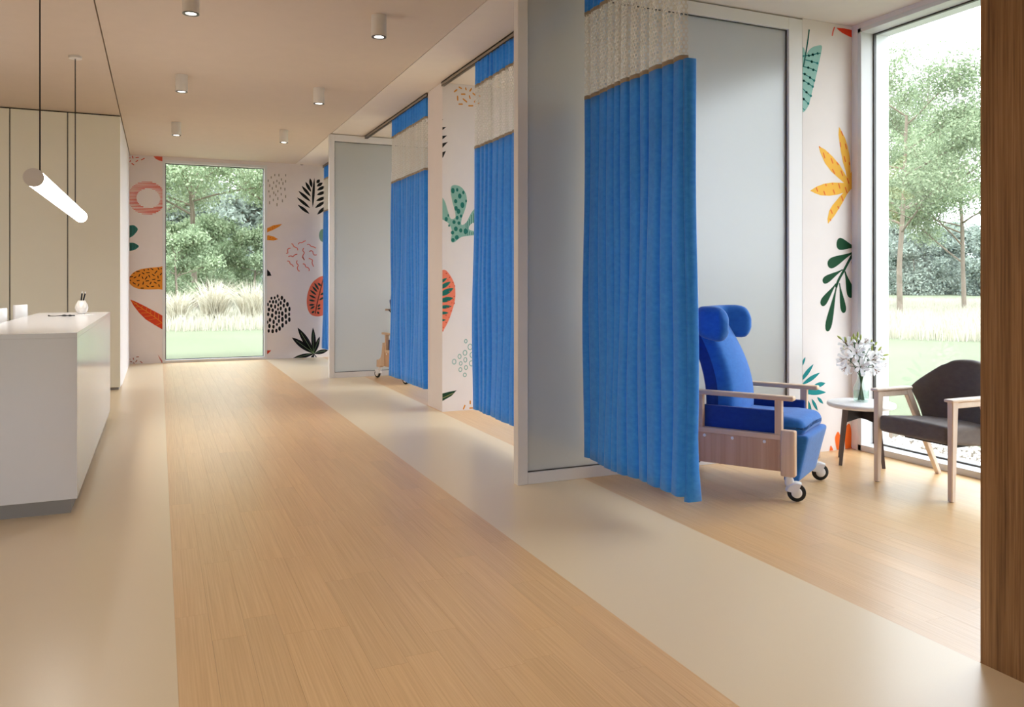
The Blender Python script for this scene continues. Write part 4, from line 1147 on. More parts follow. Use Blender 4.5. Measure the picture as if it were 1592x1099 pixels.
# ------------------------------------------------------------------ storage front on the left
edges = [-.454, -1.05, -1.673, -2.296]
cl = ['tall cream storage cabinet door at the right end, next to the corridor', 'tall cream storage cabinet behind the tube pendant', 'tall cream storage cabinet at the left picture edge']
for i in range(3):
    x1, x0 = edges[i], edges[i + 1]; W = x1 - x0
    root = empty('tall_cabinet', (x0, 11.5, 0), label=cl[i], category='cabinet', group='tall cream storage cabinets')
    MB().box(.004, W - (.0 if i == 0 else .004), .02, .42, .035, CEIL - .014).build('body', 'wall_white' if i == 0 else 'black_gap', root)
    MB().bbox(.006, W - (0 if i == 0 else .006), 0, .02, .04, CEIL - .016, .0015, 1).build('door', 'cabinet_cream', root)
    MB().box(.0, W - .02, .04, .3, 0, .035).build('plinth', 'plinth_grey', root)
    MB().box(0, W - .003, .03, .42, CEIL - .0135, CEIL - .002).build('shadow_gap', 'black_gap', root)

# ------------------------------------------------------------------ reception counter and what stands on it
cr = empty('reception_counter', (-.76, 7.28, 0), label='long white reception counter with recessed grey plinth', category='counter')
MB().bbox(-.315, .31, -1.793, 1.79, .092, 1.0598, .0015).build('body', 'counter_white', cr)
MB().bbox(-.315, .31, -1.793, 1.79, 1.06, 1.09, .0012).build('worktop', 'counter_white', cr)
MB().box(-.27, .272, -1.748, 1.745, 0, .092).build('plinth', 'plinth_grey', cr)
dk = empty('work_desk', (-1.5, 8.3, 0), label='white work desk hidden behind the reception counter', category='desk')
MB().bbox(-.4, .42, -1.2, 1.2, .72, .75, .003).build('desktop', 'counter_white', dk)
for y in (-1.15, 1.1): MB().bbox(-.38, .4, y, y + .04, 0, .72, .003).build('side_panel', 'counter_white', dk)
def monitor(x, y, rz, label):
    root = empty('desk_monitor', (x, y, .75), rz, label=label, category='monitor', group='white monitors behind the counter')
    MB().bbox(-.012, .012, -.15, .15, .17, .425, .006).build('screen_case', 'plastic_white', root, smooth=True)
    MB().box(-.0135, -.0122, -.14, .14, .18, .415).build('screen', 'dark_rubber', root)
    MB().bbox(.012, .03, -.02, .02, .02, .30, .004).build('stand_neck', 'plastic_white', root)
    MB().bbox(.0301, .033, -.006, .006, .19, .295, .001).build('cable_slot', 'dark_rubber', root)
    MB().bbox(-.08, .09, -.1, .1, 0, .012, .004).build('stand_foot', 'plastic_white', root)
monitor(-1.205, 8.88, R(-12), 'white monitor rising behind the counter, the one further from the picture edge')
monitor(-1.205, 7.74, R(-12), 'white monitor rising behind the counter at the left picture edge')

v = empty('pen_vase', (-.668, 8.6, 1.09), label='small faceted white ceramic vase holding pens on the counter', category='vase')
mb = MB(); prof = [(.024, 0), (.034, .006), (.052, .035), (.058, .06), (.05, .09), (.034, .118), (.03, .128)]; nseg = 10
for i, (r, z) in enumerate(prof):
    for j in range(nseg):
        t = 2 * math.pi * (j + .5 * (i % 2)) / nseg; mb.v.append((r * math.cos(t), r * math.sin(t), z))
for i in range(len(prof) - 1):
    for j in range(nseg):
        a, b, c_, d = i * nseg + j, i * nseg + (j + 1) % nseg, (i + 1) * nseg + j, (i + 1) * nseg + (j + 1) % nseg
        if i % 2 == 0: mb.f += [(a, b, c_), (b, d, c_)]
        else: mb.f += [(a, b, d), (a, d, c_)]
        mb.mi += [0, 0]
mb.f.append(tuple(range(nseg))[::-1]); mb.mi.append(0)
vb = mb.build('body', 'ceramic_white', v)
MB().lathe([(.03, .128), (.026, .128), (.024, .1), (0, .1)], 20).build('mouth', 'ceramic_white', v)
def pen(dx, dy, tx, ty, label):
    o = empty('pen', (-.668 + dx, 8.6 + dy, 1.2), label=label, category='pen', group='pens in the white vase')
    o.rotation_euler = (tx, ty, 0)
    MB().tube([(0, 0, -.005), (0, 0, .085)], .0065, 10).build('barrel', 'dark_rubber', o, smooth=True)
    MB().tube([(0, 0, .085), (0, 0, .106)], [.0045, .003], 8).build('tip', 'plastic_white', o, smooth=True)
pen(-.006, 0, R(-3), R(6), 'left black pen with white tip standing in the vase')
pen(.01, .004, R(2), R(13), 'right black pen with white tip standing in the vase')
np_ = MB().bbox(-.05, .05, -.09, .09, 0, .004, .001, 1).build('note_card', 'plastic_white', None, label='white note card lying on the counter beside the pen vase', category='card')
np_.location = (-.62, 8.36, 1.0902); np_.rotation_euler = (0, 0, R(-25))
ln = empty('glasses', (-.80, 8.10, 1.0902), R(-22), label='dark folded glasses with thin temples lying on the counter', category='glasses')
MB().tube([(.02 + .055 * t, .01 * math.sin(3 * t), .007) for t in [i / 6 for i in range(13)]], [.006 + .003 * math.sin(i) for i in range(13)], 8).build('front_frame', 'dark_rubber', ln, smooth=True)
MB().tube([(.02, 0, .007), (-.03, -.02, .004), (-.07, -.012, .004), (-.1, .004, .006)], [.004, .0025, .003, .007], 8).build('temple', 'dark_rubber', ln, smooth=True)
MB().tube([(.13, .0, .007), (.06, .03, .006), (.0, .025, .005)], [.005, .004, .004], 8).build('temple', 'dark_rubber', ln, smooth=True)

# ------------------------------------------------------------------ blue care recliner; local +x is forward
def recliner(loc, rz, label):
    root = empty('recliner', loc, rz, label=label, category='armchair', group='blue care recliners on castors')
    # castors
    def castor(x, y, turn):
        c_ = MB()
        c_.lathe([(0, .16), (.024, .16), (.026, .115), (.02, .10), (0, .10)], 16, (x, y, 0))
        ca, sa = math.cos(turn), math.sin(turn); off = (x - .035 * ca, y - .035 * sa)
        def T(p): return (off[0] + p.x * ca - p.y * sa, off[1] + p.x * sa + p.y * ca, .07 + p.z)
        nn = 20
        for sd in (-1, 1):       # side discs
            vs = []
            for r_, h_ in ((0, .022), (.026, .021), (.032, .018), (.034, .010), (0, .010)):
                for j in range(nn):
                    t = 2 * math.pi * j / nn; vs.append(T(Vector((r_ * math.cos(t) - .012, sd * h_, r_ * math.sin(t) - .0115))))
            c_.add(vs, [(i * nn + j, i * nn + (j + 1) % nn, (i + 1) * nn + (j + 1) % nn, (i + 1) * nn + j) for i in range(4) for j in range(nn)])
        hood = []                # curved hood over the wheel, fading into the stem
        for i in range(13):
            t = R(10) + R(105) * i / 12
            for rr_, yy in ((.061, -.030), (.068, -.024), (.070, 0), (.068, .024), (.061, .030)): hood.append(T(Vector((rr_ * math.cos(t) - .012, yy, rr_ * math.sin(t) - .0115))))
        c_.add(hood, [(i * 5 + j, i * 5 + j + 1, i * 5 + 6 + j, i * 5 + 5 + j) for i in range(12) for j in range(4)])
        for sd in (-1, 1):       # hood cheeks
            ch = [T(Vector((-.012, sd * .0302, -.0115)))] + [T(Vector((.061 * math.cos(R(10) + R(105) * i / 12) - .012, sd * .030, .061 * math.sin(R(10) + R(105) * i / 12) - .0115))) for i in range(13)]
            c_.add(ch, [(0, i, i + 1) for i in range(1, 13)])
        c_.cushion((.026, .022, .03), .018, lambda p: T(Vector((p.x + .03, p.y, p.z + .052))), 3, 2)
        o = c_.build('castor', 'plastic_white', root, smooth=60)
        w_ = MB(); pr_ = [(.0, -.012), (.03, -.012), (.05, -.0125), (.057, -.007), (.058, 0), (.057, .007), (.05, .0125), (.03, .012), (0, .012)]
        vs = []; n = 28
        for r, h in pr_:
            for j in range(n):
                t = 2 * math.pi * j / n; vs.append(T(Vector((r * math.cos(t) - .012, h, r * math.sin(t) - .0115))))
        w_.add(vs, [(i * n + j, i * n + (j + 1) % n, (i + 1) * n + (j + 1) % n, (i + 1) * n + j) for i in range(len(pr_) - 1) for j in range(n)])
        w_.build('wheel', 'dark_rubber', o, smooth=True)
    for sd in (-1, 1):
        castor(0.0, sd * .325, R(200) if sd < 0 else R(215)); castor(-.83, sd * .325, R(20))
    for sd in (-1, 1):
        def yb_(a, b): return (min(sd * a, sd * b), max(sd * a, sd * b))
        y0, y1 = yb_(.295, .355)
        MB().bbox(-.047, .045, y0, y1, .158, .452, .012, 3).build('front_post', 'oak_upright', root, smooth=True)
        y0, y1 = yb_(.315, .338)
        MB().bbox(-.60, -.047, y0, y1, .185, .385, .003).build('side_panel', 'oak_side', root)
        y0, y1 = yb_(.30, .352)
        MB().prism([(-.60, .19), (-.60, .52), (-.665, .52), (-.70, .36), (-.74, .30), (-.80, .27), (-.88, .26), (-.885, .158), (-.78, .158), (-.72, .185)], y0, y1).build('rear_bracket', 'oak_upright', root)
        y0, y1 = yb_(.300, .345)
        MB().bbox(-.60, -.04, y0, y1, .385, .420, .004).build('lower_rail', 'oak', root)
        MB().bbox(-.60, -.562, y0, y1, .42, .64, .004).build('arm_upright', 'oak_upright', root)
        MB().bbox(-.085, -.04, y0, y1, .42, .64, .004).build('arm_upright', 'oak_upright', root)
        y0, y1 = yb_(.288, .356)
        MB().bbox(-.70, .035, y0, y1, .638, .668, .010, 3).build('armrest', 'oak', root, smooth=True)
        y0, y1 = yb_(.262, .298)
        MB().bbox(-.60, -.045, y0, y1, .385, .565, .012, 3).build('arm_infill', 'seat_navy', root, smooth=True)
        for x in (-.55, -.36, -.15):
            MB().lathe([(0, sd * .345), (.010, sd * .343), (.011, sd * .338)], 12, (x, 0, .365), axis='y').build('bolt_cap', 'plastic_white', root, smooth=True)
    # underframe
    MB().bbox(-.62, -.02, -.29, .29, .20, .225, .004).build('base_board', 'oak_side', root)
    # seat
    def seat(p):
        q = Vector((p.x - .235, p.y, p.z + .445))
        f_ = max(0, (p.x - .12) / .2)
        q.z += .012 * (1 - (p.y / .27) ** 2) - .03 * f_ * f_ * (1 if p.z > 0 else .2) + .018 * max(0, p.x / .3)
        return q
    MB().cushion((.315, .258, .062), .05, seat, 5, 10).build('seat_cushion', 'seat_blue', root, smooth=180)
    # footrest flap: slab leaning back to its lower edge, narrower there
    def flap(p):
        t = (p.z + .16) / .32
        return Vector((-.015 + p.x + .075 * t, p.y * (.86 + .14 * t), .255 + p.z))
    MB().cushion((.05, .275, .16), .028, flap, 4, 6).build('footrest', 'seat_blue', root, smooth=60)
    # backrest: bulged cushion on a dark shell
    def spine(z): 
        t = (z - .44) / .72
        return -.452 + .035 * math.sin(math.pi * min(1, t * 1.1)) - .20 * max(0, t) ** 1.7
    def back(p):
        z = .77 + p.z; t = (z - .42) / .72; wd = 1 - .26 * max(0, t - .25) ** 1.2
        fr_ = .035 * (1 - (p.y / .25) ** 2) * (1 if p.x > 0 else 0)
        return Vector((spine(z) + p.x + fr_ - .01, p.y * wd, z))
    MB().cushion((.058, .252, .36), .04, back, 4, 12).build('back_cushion', 'seat_blue', root, smooth=180)
    def shell(p):
        z = .76 + p.z; t = (z - .42) / .72; wd = 1 - .26 * max(0, t - .25) ** 1.2
        return Vector((spine(z) + p.x - .085, p.y * wd, z))
    MB().cushion((.05, .256, .38), .03, shell, 3, 10).build('back_shell', 'seat_navy', root, smooth=180)
    # winged headrest: bent pillow, ends swept forward
    def head(p):
        a = p.y / .40; s_ = 1 if a > 0 else -1; a = abs(a)
        yc = .19; arc_ = .40
        d_ = a * arc_; flat = .12
        if d_ < flat: y = d_; x = 0; nx, ny = 1, 0
        else:
            th = min((d_ - flat) / .105, R(72)); rest = d_ - flat - th * .105
            y = flat + .105 * math.sin(th); x = .105 * (1 - math.cos(th)); x += rest * math.sin(th); y += rest * math.cos(th)
            nx, ny = math.cos(th), -math.sin(th)
        grow = 1 + .34 * a * a
        if a > .62: grow *= max(.3, (1 - ((a - .62) / .39) ** 3) ** .42)
        return Vector((-.632 + x + p.x * nx, s_ * (y + p.x * ny), 1.125 + p.z * grow - .035 * a * a + .03 * x))
    MB().cushion((.048, .40, .10), .047, head, 5, 30).build('headrest', 'seat_blue', root, smooth=180)
    # push handle
    hb = MB().tube([(-.80, -.25, .985), (-.80, .25, .985)], .014, 10).build('push_handle', 'oak', root, smooth=True)
    for y in (-.2, .2): MB().tube([(-.66, y, .93), (-.80, y, .985)], .009, 8).build('bracket', 'metal_dark', hb, smooth=True)
    return root
recliner((3.943, 4.16, 0), math.atan2(-.84, .54), 'blue recliner in the nearest bay, with oak arms and winged headrest')
recliner((3.367, 10.668, 0), math.atan2(-.99, .141), 'blue recliner mostly hidden behind the third curtain, far along the corridor')

# ------------------------------------------------------------------ grey armchair; local +x is forward
ac = empty('wooden_armchair', (4.60, 3.843, 0), R(180), label='charcoal upholstered armchair with pale wooden frame by the big window', category='armchair')
def beam(p, q, wx, wy, b=.005):
    """tapering rectangular bar from p to q; wx, wy = (start, end) widths"""
    p, q = Vector(p), Vector(q); mb = MB(); d = (q - p).normalized(); Y = Vector((0, 1, 0)); X = Y.cross(d).normalized()
    vs = []
    for c_, a, e in ((p, wx[0] / 2, wy[0] / 2), (q, wx[1] / 2, wy[1] / 2)):
        ch = min(b, a * .5, e * .5)
        for sx, sy in ((a, e - ch), (a - ch, e), (-a + ch, e), (-a, e - ch), (-a, -e + ch), (-a + ch, -e), (a - ch, -e), (a, -e + ch)): vs.append(c_ + X * sx + Y * sy)
    return mb.add(vs, [tuple(range(8)), tuple(range(15, 7, -1))] + [(i, 8 + i, 8 + (i + 1) % 8, (i + 1) % 8) for i in range(8)])
for sd in (-1, 1):
    y = sd * .288
    lg = beam((0, y, .004), (-.012, y, .632), (.036, .055), (.034, .042)).build('leg', 'ash_pale', ac)
    MB().lathe([(.014, 0), (.014, .005), (0, .005)], 12, (0, y, 0)).build('glide', 'dark_rubber', lg)
    lg = beam((-.60, y * .98, .004), (-.285, y, .632), (.034, .05), (.034, .042)).build('leg', 'ash_pale', ac)
    MB().lathe([(.014, 0), (.014, .005), (0, .005)], 12, (-.60, y * .98, 0)).build('glide', 'dark_rubber', lg)
    beam((.0, y, .612), (-.30, y, .612), (.04, .04), (.036, .036)).build('arm_rail', 'ash_pale', ac)
    MB().bbox(-.315, .035, y - .031, y + .031, .632, .652, .008, 3).build('armrest', 'ash_pale', ac, smooth=True)
MB().bbox(-.42, -.16, -.20, .20, .312, .33, .004).build('seat_frame', 'table_black', ac)
def aseat(p):
    return Vector((-.27 + p.x, p.y, .386 + p.z + .022 * (p.x / .28) + .010 * (1 - (p.y / .27) ** 2) * max(0, p.z / .062) + .012 * (p.x / .28) * (.5 - p.z / .124)))
MB().cushion((.285, .264, .062), .026, aseat, 4, 10).build('seat_cushion', 'chair_grey', ac, smooth=180)
def aback(p):
    t = (p.z + .235) / .47           # 0 bottom .. 1 top
    w_ = .255 + (.305 - .255) * min(1, t / .5) if t < .5 else .305 - (.305 - .11) * ((t - .5) / .5) ** 1.5
    yy = p.y / .30 * w_
    z = .40 + t * .455 - .012 * (p.y / .30) ** 2 * (t > .9)
    x = -.475 - .085 * t - .02 * math.sin(math.pi * t) + .19 * (abs(yy) / .30) ** 2.2 * (.35 + .65 * min(1, t * 1.8))
    return Vector((x + p.x, yy, z))
MB().cushion((.030, .30, .235), .026, aback, 4, 16).build('backrest', 'chair_grey', ac, smooth=180)

# ------------------------------------------------------------------ round side table
st = empty('side_table', (4.958, 4.605, 0), label='round white-topped side table with dark splayed legs beside the armchair', category='table')
MB().lathe([(0, .430), (.222, .430), (.238, .434), (.247, .442), (.2475, .456), (.243, .464), (.235, .467), (.0, .4675)], 56).build('tabletop', 'table_white', st, smooth=50)
a0 = R(180)
for k in range(4):
    a = a0 + k * math.pi / 2; ca, sa = math.cos(a), math.sin(a)
    lg = MB().tube([(.212 * ca, .212 * sa, 0), (.155 * ca, .155 * sa, .431)], [.017, .025], 4).build('leg', 'table_leg_grey', st)
for k in range(2):
    a = a0 + k * math.pi / 2; ca, sa = math.cos(a), math.sin(a); mb = MB()
    for s_, z0, z1 in ((-1, .325, .415), (-.3, .345, .40), (.3, .345, .40), (1, .325, .415)):
        for w_ in (-.011, .011):
            for z in (z0, z1): mb.v.append((.155 * s_ * ca - w_ * sa, .155 * s_ * sa + w_ * ca, z))
    for i in range(3):
        b_ = i * 4
        mb.f += [(b_, b_ + 1, b_ + 5, b_ + 4), (b_ + 2, b_ + 6, b_ + 7, b_ + 3), (b_ + 1, b_ + 3, b_ + 7, b_ + 5), (b_, b_ + 4, b_ + 6, b_ + 2)]; mb.mi += [0] * 4
    mb.f += [(0, 2, 3, 1), (12, 13, 15, 14)]; mb.mi += [0, 0]
    mb.build('cross_brace', 'table_black', st)

# ------------------------------------------------------------------ lilies in a glass vase
VX, VY, VZ = 4.975, 4.62, .468
gv = empty('glass_vase', (VX, VY, VZ), label='clear glass vase on the round side table holding white lilies', category='vase')
outer = [(0, 0), (.054, 0), (.057, .004), (.057, .10), (.05, .125), (.028, .178), (.026, .20), (.031, .215)]
inner = [(.0295, .215), (.0235, .20), (.0255, .178), (.0475, .124), (.0545, .099), (.0545, .008), (0, .008)]
MB().lathe(outer + inner, 36).build('vase_body', 'vase_glass', gv, smooth=60)
MB().lathe([(0, .009), (.0535, .009), (.0535, .085), (0, .085)], 32).build('water', 'vase_water', gv, smooth=60)
rt_ = Vector((.9158, -.4016, 0)); dp = Vector((.4016, .9158, 0))
def petal_mesh():
    mb = MB(); n, m = 8, 4
    for i in range(n + 1):
        t = i / n; w_ = .0155 * math.sin(math.pi * min(1, (t * .92 + .05))) ** .8 * (1 if t < .98 else .15)
        r = .008 + .062 * math.sin(t * 1.45) ; z = .042 * math.sin(t * 2.0) - .030 * max(0, t - .6) ** 1.2 * 2
        for j in range(m + 1):
            u = (j / m - .5) * 2
            mb.v.append((r, u * w_, z + .006 * u * u * math.sin(math.pi * t)))
    for i in range(n):
        for j in range(m): mb.f.append((i * 5 + j, i * 5 + j + 1, i * 5 + 6 + j, i * 5 + 5 + j)); mb.mi.append(0)
    return mb.mesh('petal', 'lily_white', 180)
PET = petal_mesh()
STM = MB()
for k in range(6):
    a = k * math.pi / 3 + .5; STM.tube([(0, 0, .005), (.006 * math.cos(a), .006 * math.sin(a), .04), (.016 * math.cos(a), .016 * math.sin(a), .055)], [.001, .0009, .0022], 5)
STMm = STM.mesh('stamens', 'lily_dark')
LFm = MB()
for i in range(9):
    t = i / 8
    for u in (-1, 0, 1): LFm.v.append((.10 * t, u * .0085 * math.sin(math.pi * min(1, t * .95 + .05)), .035 * math.sin(t * 2.6) - .05 * t * t + .002 * abs(u)))
for i in range(8):
    for j in range(2): LFm.f.append((i * 3 + j, i * 3 + j + 1, i * 3 + 4 + j, i * 3 + 3 + j)); LFm.mi.append(0)
LFM = LFm.mesh('leaf', 'leaf_dark', 180)
def link(name, me, parent, loc, quat, sc=1):
    o = bpy.data.objects.new(name, me); col.objects.link(o); o.parent = parent; o.location = loc; o.rotation_mode = 'QUATERNION'; o.rotation_quaternion = quat; o.scale = (sc, sc, sc); return o
def stem_path(tip, k):
    base = Vector((.022 * math.cos(k * 2.4), .022 * math.sin(k * 2.4), .012))
    neck = Vector((.013 * math.cos(k * 2.4 + 3), .013 * math.sin(k * 2.4 + 3), .20))
    top = Vector(tip); mid = neck.lerp(top, .5) + Vector((0, 0, .03))
    return [base, neck, mid, top]
LR = random.Random(9)
def flower(k, lx, z, dep, dirv, label, sc=1.0, nleaf=2):
    root = empty('lily', (VX, VY, VZ), label=label, category='flower', group='white lilies in the glass vase')
    tip = rt_ * lx + dp * dep + Vector((0, 0, z - VZ)); pts = stem_path(tip, k)
    MB().tube(pts, [.0034, .0032, .0028, .0024], 6).build('stem', 'stem_green', root, smooth=180)
    d = (rt_ * dirv[0] + dp * dirv[1] + Vector((0, 0, dirv[2]))).normalized(); q = d.to_track_quat('Z', 'X')
    for i in range(6):
        link('petal', PET, root, tip, q @ Vector((0, 0, 1)).rotation_difference(Vector((0, 0, 1))) @ Matrix.Rotation(i * math.pi / 3 + k, 3, 'Z').to_quaternion(), sc * (1.05 if i % 2 else .95))
    link('stamens', STMm, root, tip, q, sc)
    for i in range(nleaf):
        p = pts[2].lerp(pts[3], LR.uniform(-.3, .7)); a = LR.uniform(0, 6.28)
        link('leaf', LFM, root, p, Matrix.Rotation(a, 3, 'Z').to_quaternion() @ Matrix.Rotation(LR.uniform(-.5, .3), 3, 'Y').to_quaternion(), LR.uniform(.7, 1.15))
# lateral, height, depth (towards the window), facing (right, depth, up)
for k, a in enumerate([
    (-.028, .742, -.055, (-.1, -1, .15), 'open white lily lowest at the front of the bouquet'),
    (.055, .79, -.04, (.35, -1, .3), 'open white lily just right of the bouquet centre'),
    (-.05, .845, -.03, (-.3, -1, .45), 'open white lily left of the bouquet centre'),
    (.02, .905, .0, (.2, -.5, .9), 'open white lily at the top of the bouquet'),
    (-.10, .90, .01, (-.6, -.5, .7), 'open white lily at the upper left of the bouquet'),
    (-.115, .80, .0, (-1, -.4, -.1), 'white lily facing left at the side of the bouquet'),
    (-.10, .745, .02, (-.8, -.3, -.7), 'drooping white lily at the lower left of the bouquet'),
    (.085, .735, -.02, (.5, -.6, -.8), 'drooping white lily at the lower right of the bouquet'),
    (.135, .765, .0, (1, -.3, -.3), 'white lily facing right at the side of the bouquet'),
    (.11, .84, .01, (.8, -.4, .4), 'open white lily at the upper right of the bouquet'),
    (.0, .83, .07, (.0, 1, .3), 'white lily facing the window at the back of the bouquet')]):
    flower(k, a[0], a[1], a[2], a[3], a[4], 1.0)
def bud_stem(k, buds, label):
    root = empty('lily_bud_stem', (VX, VY, VZ), label=label, category='flower', group='green lily buds in the glass vase')
    b0 = buds[0]; tip = rt_ * b0[0] + dp * b0[2] + Vector((0, 0, b0[1] - VZ)); pts = stem_path(tip, k + 20)
    MB().tube(pts, [.003, .0028, .0024, .002], 6).build('stem', 'stem_green', root, smooth=180)
    for i, (lx, z, dep, tl) in enumerate(buds):
        p = rt_ * lx + dp * dep + Vector((0, 0, z - VZ))
        if i: MB().tube([pts[2].lerp(pts[3], .6), p], .0018, 5).build('stalk', 'stem_green', root)
        mb = MB().lathe([(.0, -.002), (.004, 0), (.0075, .012), (.008, .026), (.005, .04), (.0, .047)], 8)
        o = mb.build('bud', 'bud_green', root, smooth=180); o.location = p; o.rotation_euler = (0, tl, R(-23))
    for i in range(2):
        link('leaf', LFM, root, pts[2].lerp(pts[3], LR.uniform(.2, .9)), Matrix.Rotation(LR.uniform(0, 6.28), 3, 'Z').to_quaternion() @ Matrix.Rotation(LR.uniform(-1, -.3), 3, 'Y').to_quaternion(), .6)
for k, (bb, lab) in enumerate([
    ([(-.12, .925, 0, -.1), (-.15, .95, 0, -.9), (-.155, .86, 0, .5)], 'green lily buds at the upper left of the bouquet'),
    ([(-.055, .935, .01, .1), (-.075, .93, -.02, -.2), (-.05, .95, .02, 0)], 'green lily buds at the top, left of the tallest'),
    ([(-.03, .965, 0, .1), (-.015, .945, -.02, .1), (-.045, .93, -.02, -.1)], 'tallest green lily buds of the bouquet'),
    ([(.075, .905, .0, .2), (.10, .895, 0, .6), (.075, .86, -.02, 0)], 'green lily buds at the upper right of the bouquet'),
    ([(.17, .825, 0, 1.4), (.13, .86, 0, .7), (.15, .80, 0, 1.7)], 'pale green lily buds sticking out to the right')]):
    bud_stem(k, bb, lab)
# ------------------------------------------------------------------ the garden
GZ = -.12
MB().add([(-220, -220, GZ), (260, -220, GZ), (260, 260, GZ), (-220, 260, GZ)], [(0, 1, 2, 3)]).build('lawn_ground', 'lawn', **S)
nr = np.random.default_rng(4)
def blades(name, pts, hmin, hmax, w, lean, mat, label, cat, parent=None):
    n = len(pts); a = nr.uniform(0, 2 * np.pi, n); h = nr.uniform(hmin, hmax, n); ln_ = nr.uniform(0, lean, n) * h; b = nr.uniform(0, 2 * np.pi, n)
    base = np.column_stack([pts, np.full(n, GZ)]) if pts.shape[1] == 2 else pts
    side = np.column_stack([np.cos(a), np.sin(a), np.zeros(n)]) * (w / 2)
    out = np.column_stack([np.cos(b), np.sin(b), np.zeros(n)])
    mid = base + out * (ln_ * .3)[:, None] + np.column_stack([np.zeros(n), np.zeros(n), h * .6])
    tip = base + out * ln_[:, None] + np.column_stack([np.zeros(n), np.zeros(n), h])
    v = np.stack([base - side, base + side, mid + side * .7, mid - side * .7, tip], 1).reshape(-1, 3)
    i = np.arange(n) * 5
    me = bpy.data.meshes.new(name)
    quads = np.column_stack([i, i + 1, i + 2, i + 3]); tris = np.column_stack([i + 3, i + 2, i + 4])
    me.vertices.add(len(v)); me.vertices.foreach_set('co', v.ravel())
    loops = np.concatenate([quads.ravel(), tris.ravel()]); me.loops.add(len(loops)); me.loops.foreach_set('vertex_index', loops)
    me.polygons.add(2 * n); me.polygons.foreach_set('loop_start', np.concatenate([np.arange(n) * 4, 4 * n + np.arange(n) * 3]))
    me.update(calc_edges=True); me.materials.append(M[mat])
    o = bpy.data.objects.new(name, me); col.objects.link(o)
    if label: o['label'] = label; o['category'] = cat
    if parent: o.parent = parent
    return o
# meadow band beyond the lawn, in the two wedges the windows look into
def wedge(n, r0, r1, a0, a1):
    r = np.sqrt(nr.uniform(r0 * r0, r1 * r1, n)); a = np.radians(nr.uniform(a0, a1, n)); return np.column_stack([r * np.sin(a), r * np.cos(a)])
o = blades('meadow_grass', wedge(42000, 26, 62, -8, 14), .2, .48, .03, .5, 'tall_grass', 'pale tall meadow grass beyond the lawn behind the far window', 'grass'); o['kind'] = 'stuff'
o = blades('meadow_grass', wedge(60000, 23, 62, 40, 62), .2, .48, .03, .5, 'tall_grass', 'pale tall meadow grass beyond the lawn outside the big window', 'grass'); o['kind'] = 'stuff'
# tussocks of ornamental grass
tl = ['left of the three grass tussocks seen through the far window', 'middle of the three grass tussocks seen through the far window', 'right of the three grass tussocks seen through the far window']
for k, (u, dist, sz) in enumerate([(.6, 31, .85), (1.9, 32, 1.15), (3.15, 31, 1.1)]):
    n = 460; c0 = np.array([u, dist]); pts = c0 + nr.normal(0, .13 * sz, (n, 2))
    root = empty('grass_tussock', (u, dist, GZ), label='pale spiky ' + tl[k], category='grass', group='ornamental grass tussocks')
    loc = np.column_stack([pts - c0, np.zeros(n)])
    blades('blades', loc, .7 * sz, 1.5 * sz, .04, 1.15, 'tussock_grass', None, None, root)['kind'] = 'stuff'
# gravel margin along the big window
def gravel():
    bm = bmesh.new(); bmesh.ops.create_icosphere(bm, subdivisions=1, radius=1); bv = np.array([v.co for v in bm.verts]); bf = np.array([[v.index for v in f.verts] for f in bm.faces]); bm.free()
    n = 2600; c = np.column_stack([nr.uniform(5.66, 6.75, n), nr.uniform(2.0, 5.6, n), np.full(n, GZ + .012)])
    sc = nr.uniform(.012, .032, (n, 1, 1)) * nr.uniform(.6, 1.2, (n, 1, 3))
    v = (bv[None] * sc + c[:, None]).reshape(-1, 3); f = (bf[None] + (np.arange(n) * len(bv))[:, None, None]).reshape(-1, 3)
    me = bpy.data.meshes.new('gravel'); me.from_pydata(v.tolist(), [], f.tolist()); me.materials.append(M['gravel'])
    o = bpy.data.objects.new('gravel_margin', me); col.objects.link(o); o['kind'] = 'stuff'; o['label'] = 'pale gravel strip along the outside of the big window'; o['category'] = 'gravel'
    MB().box(5.64, 6.8, -3, 15.4, GZ - .02, GZ + .008).build('gravel_bed', 'soil', **S)
gravel()

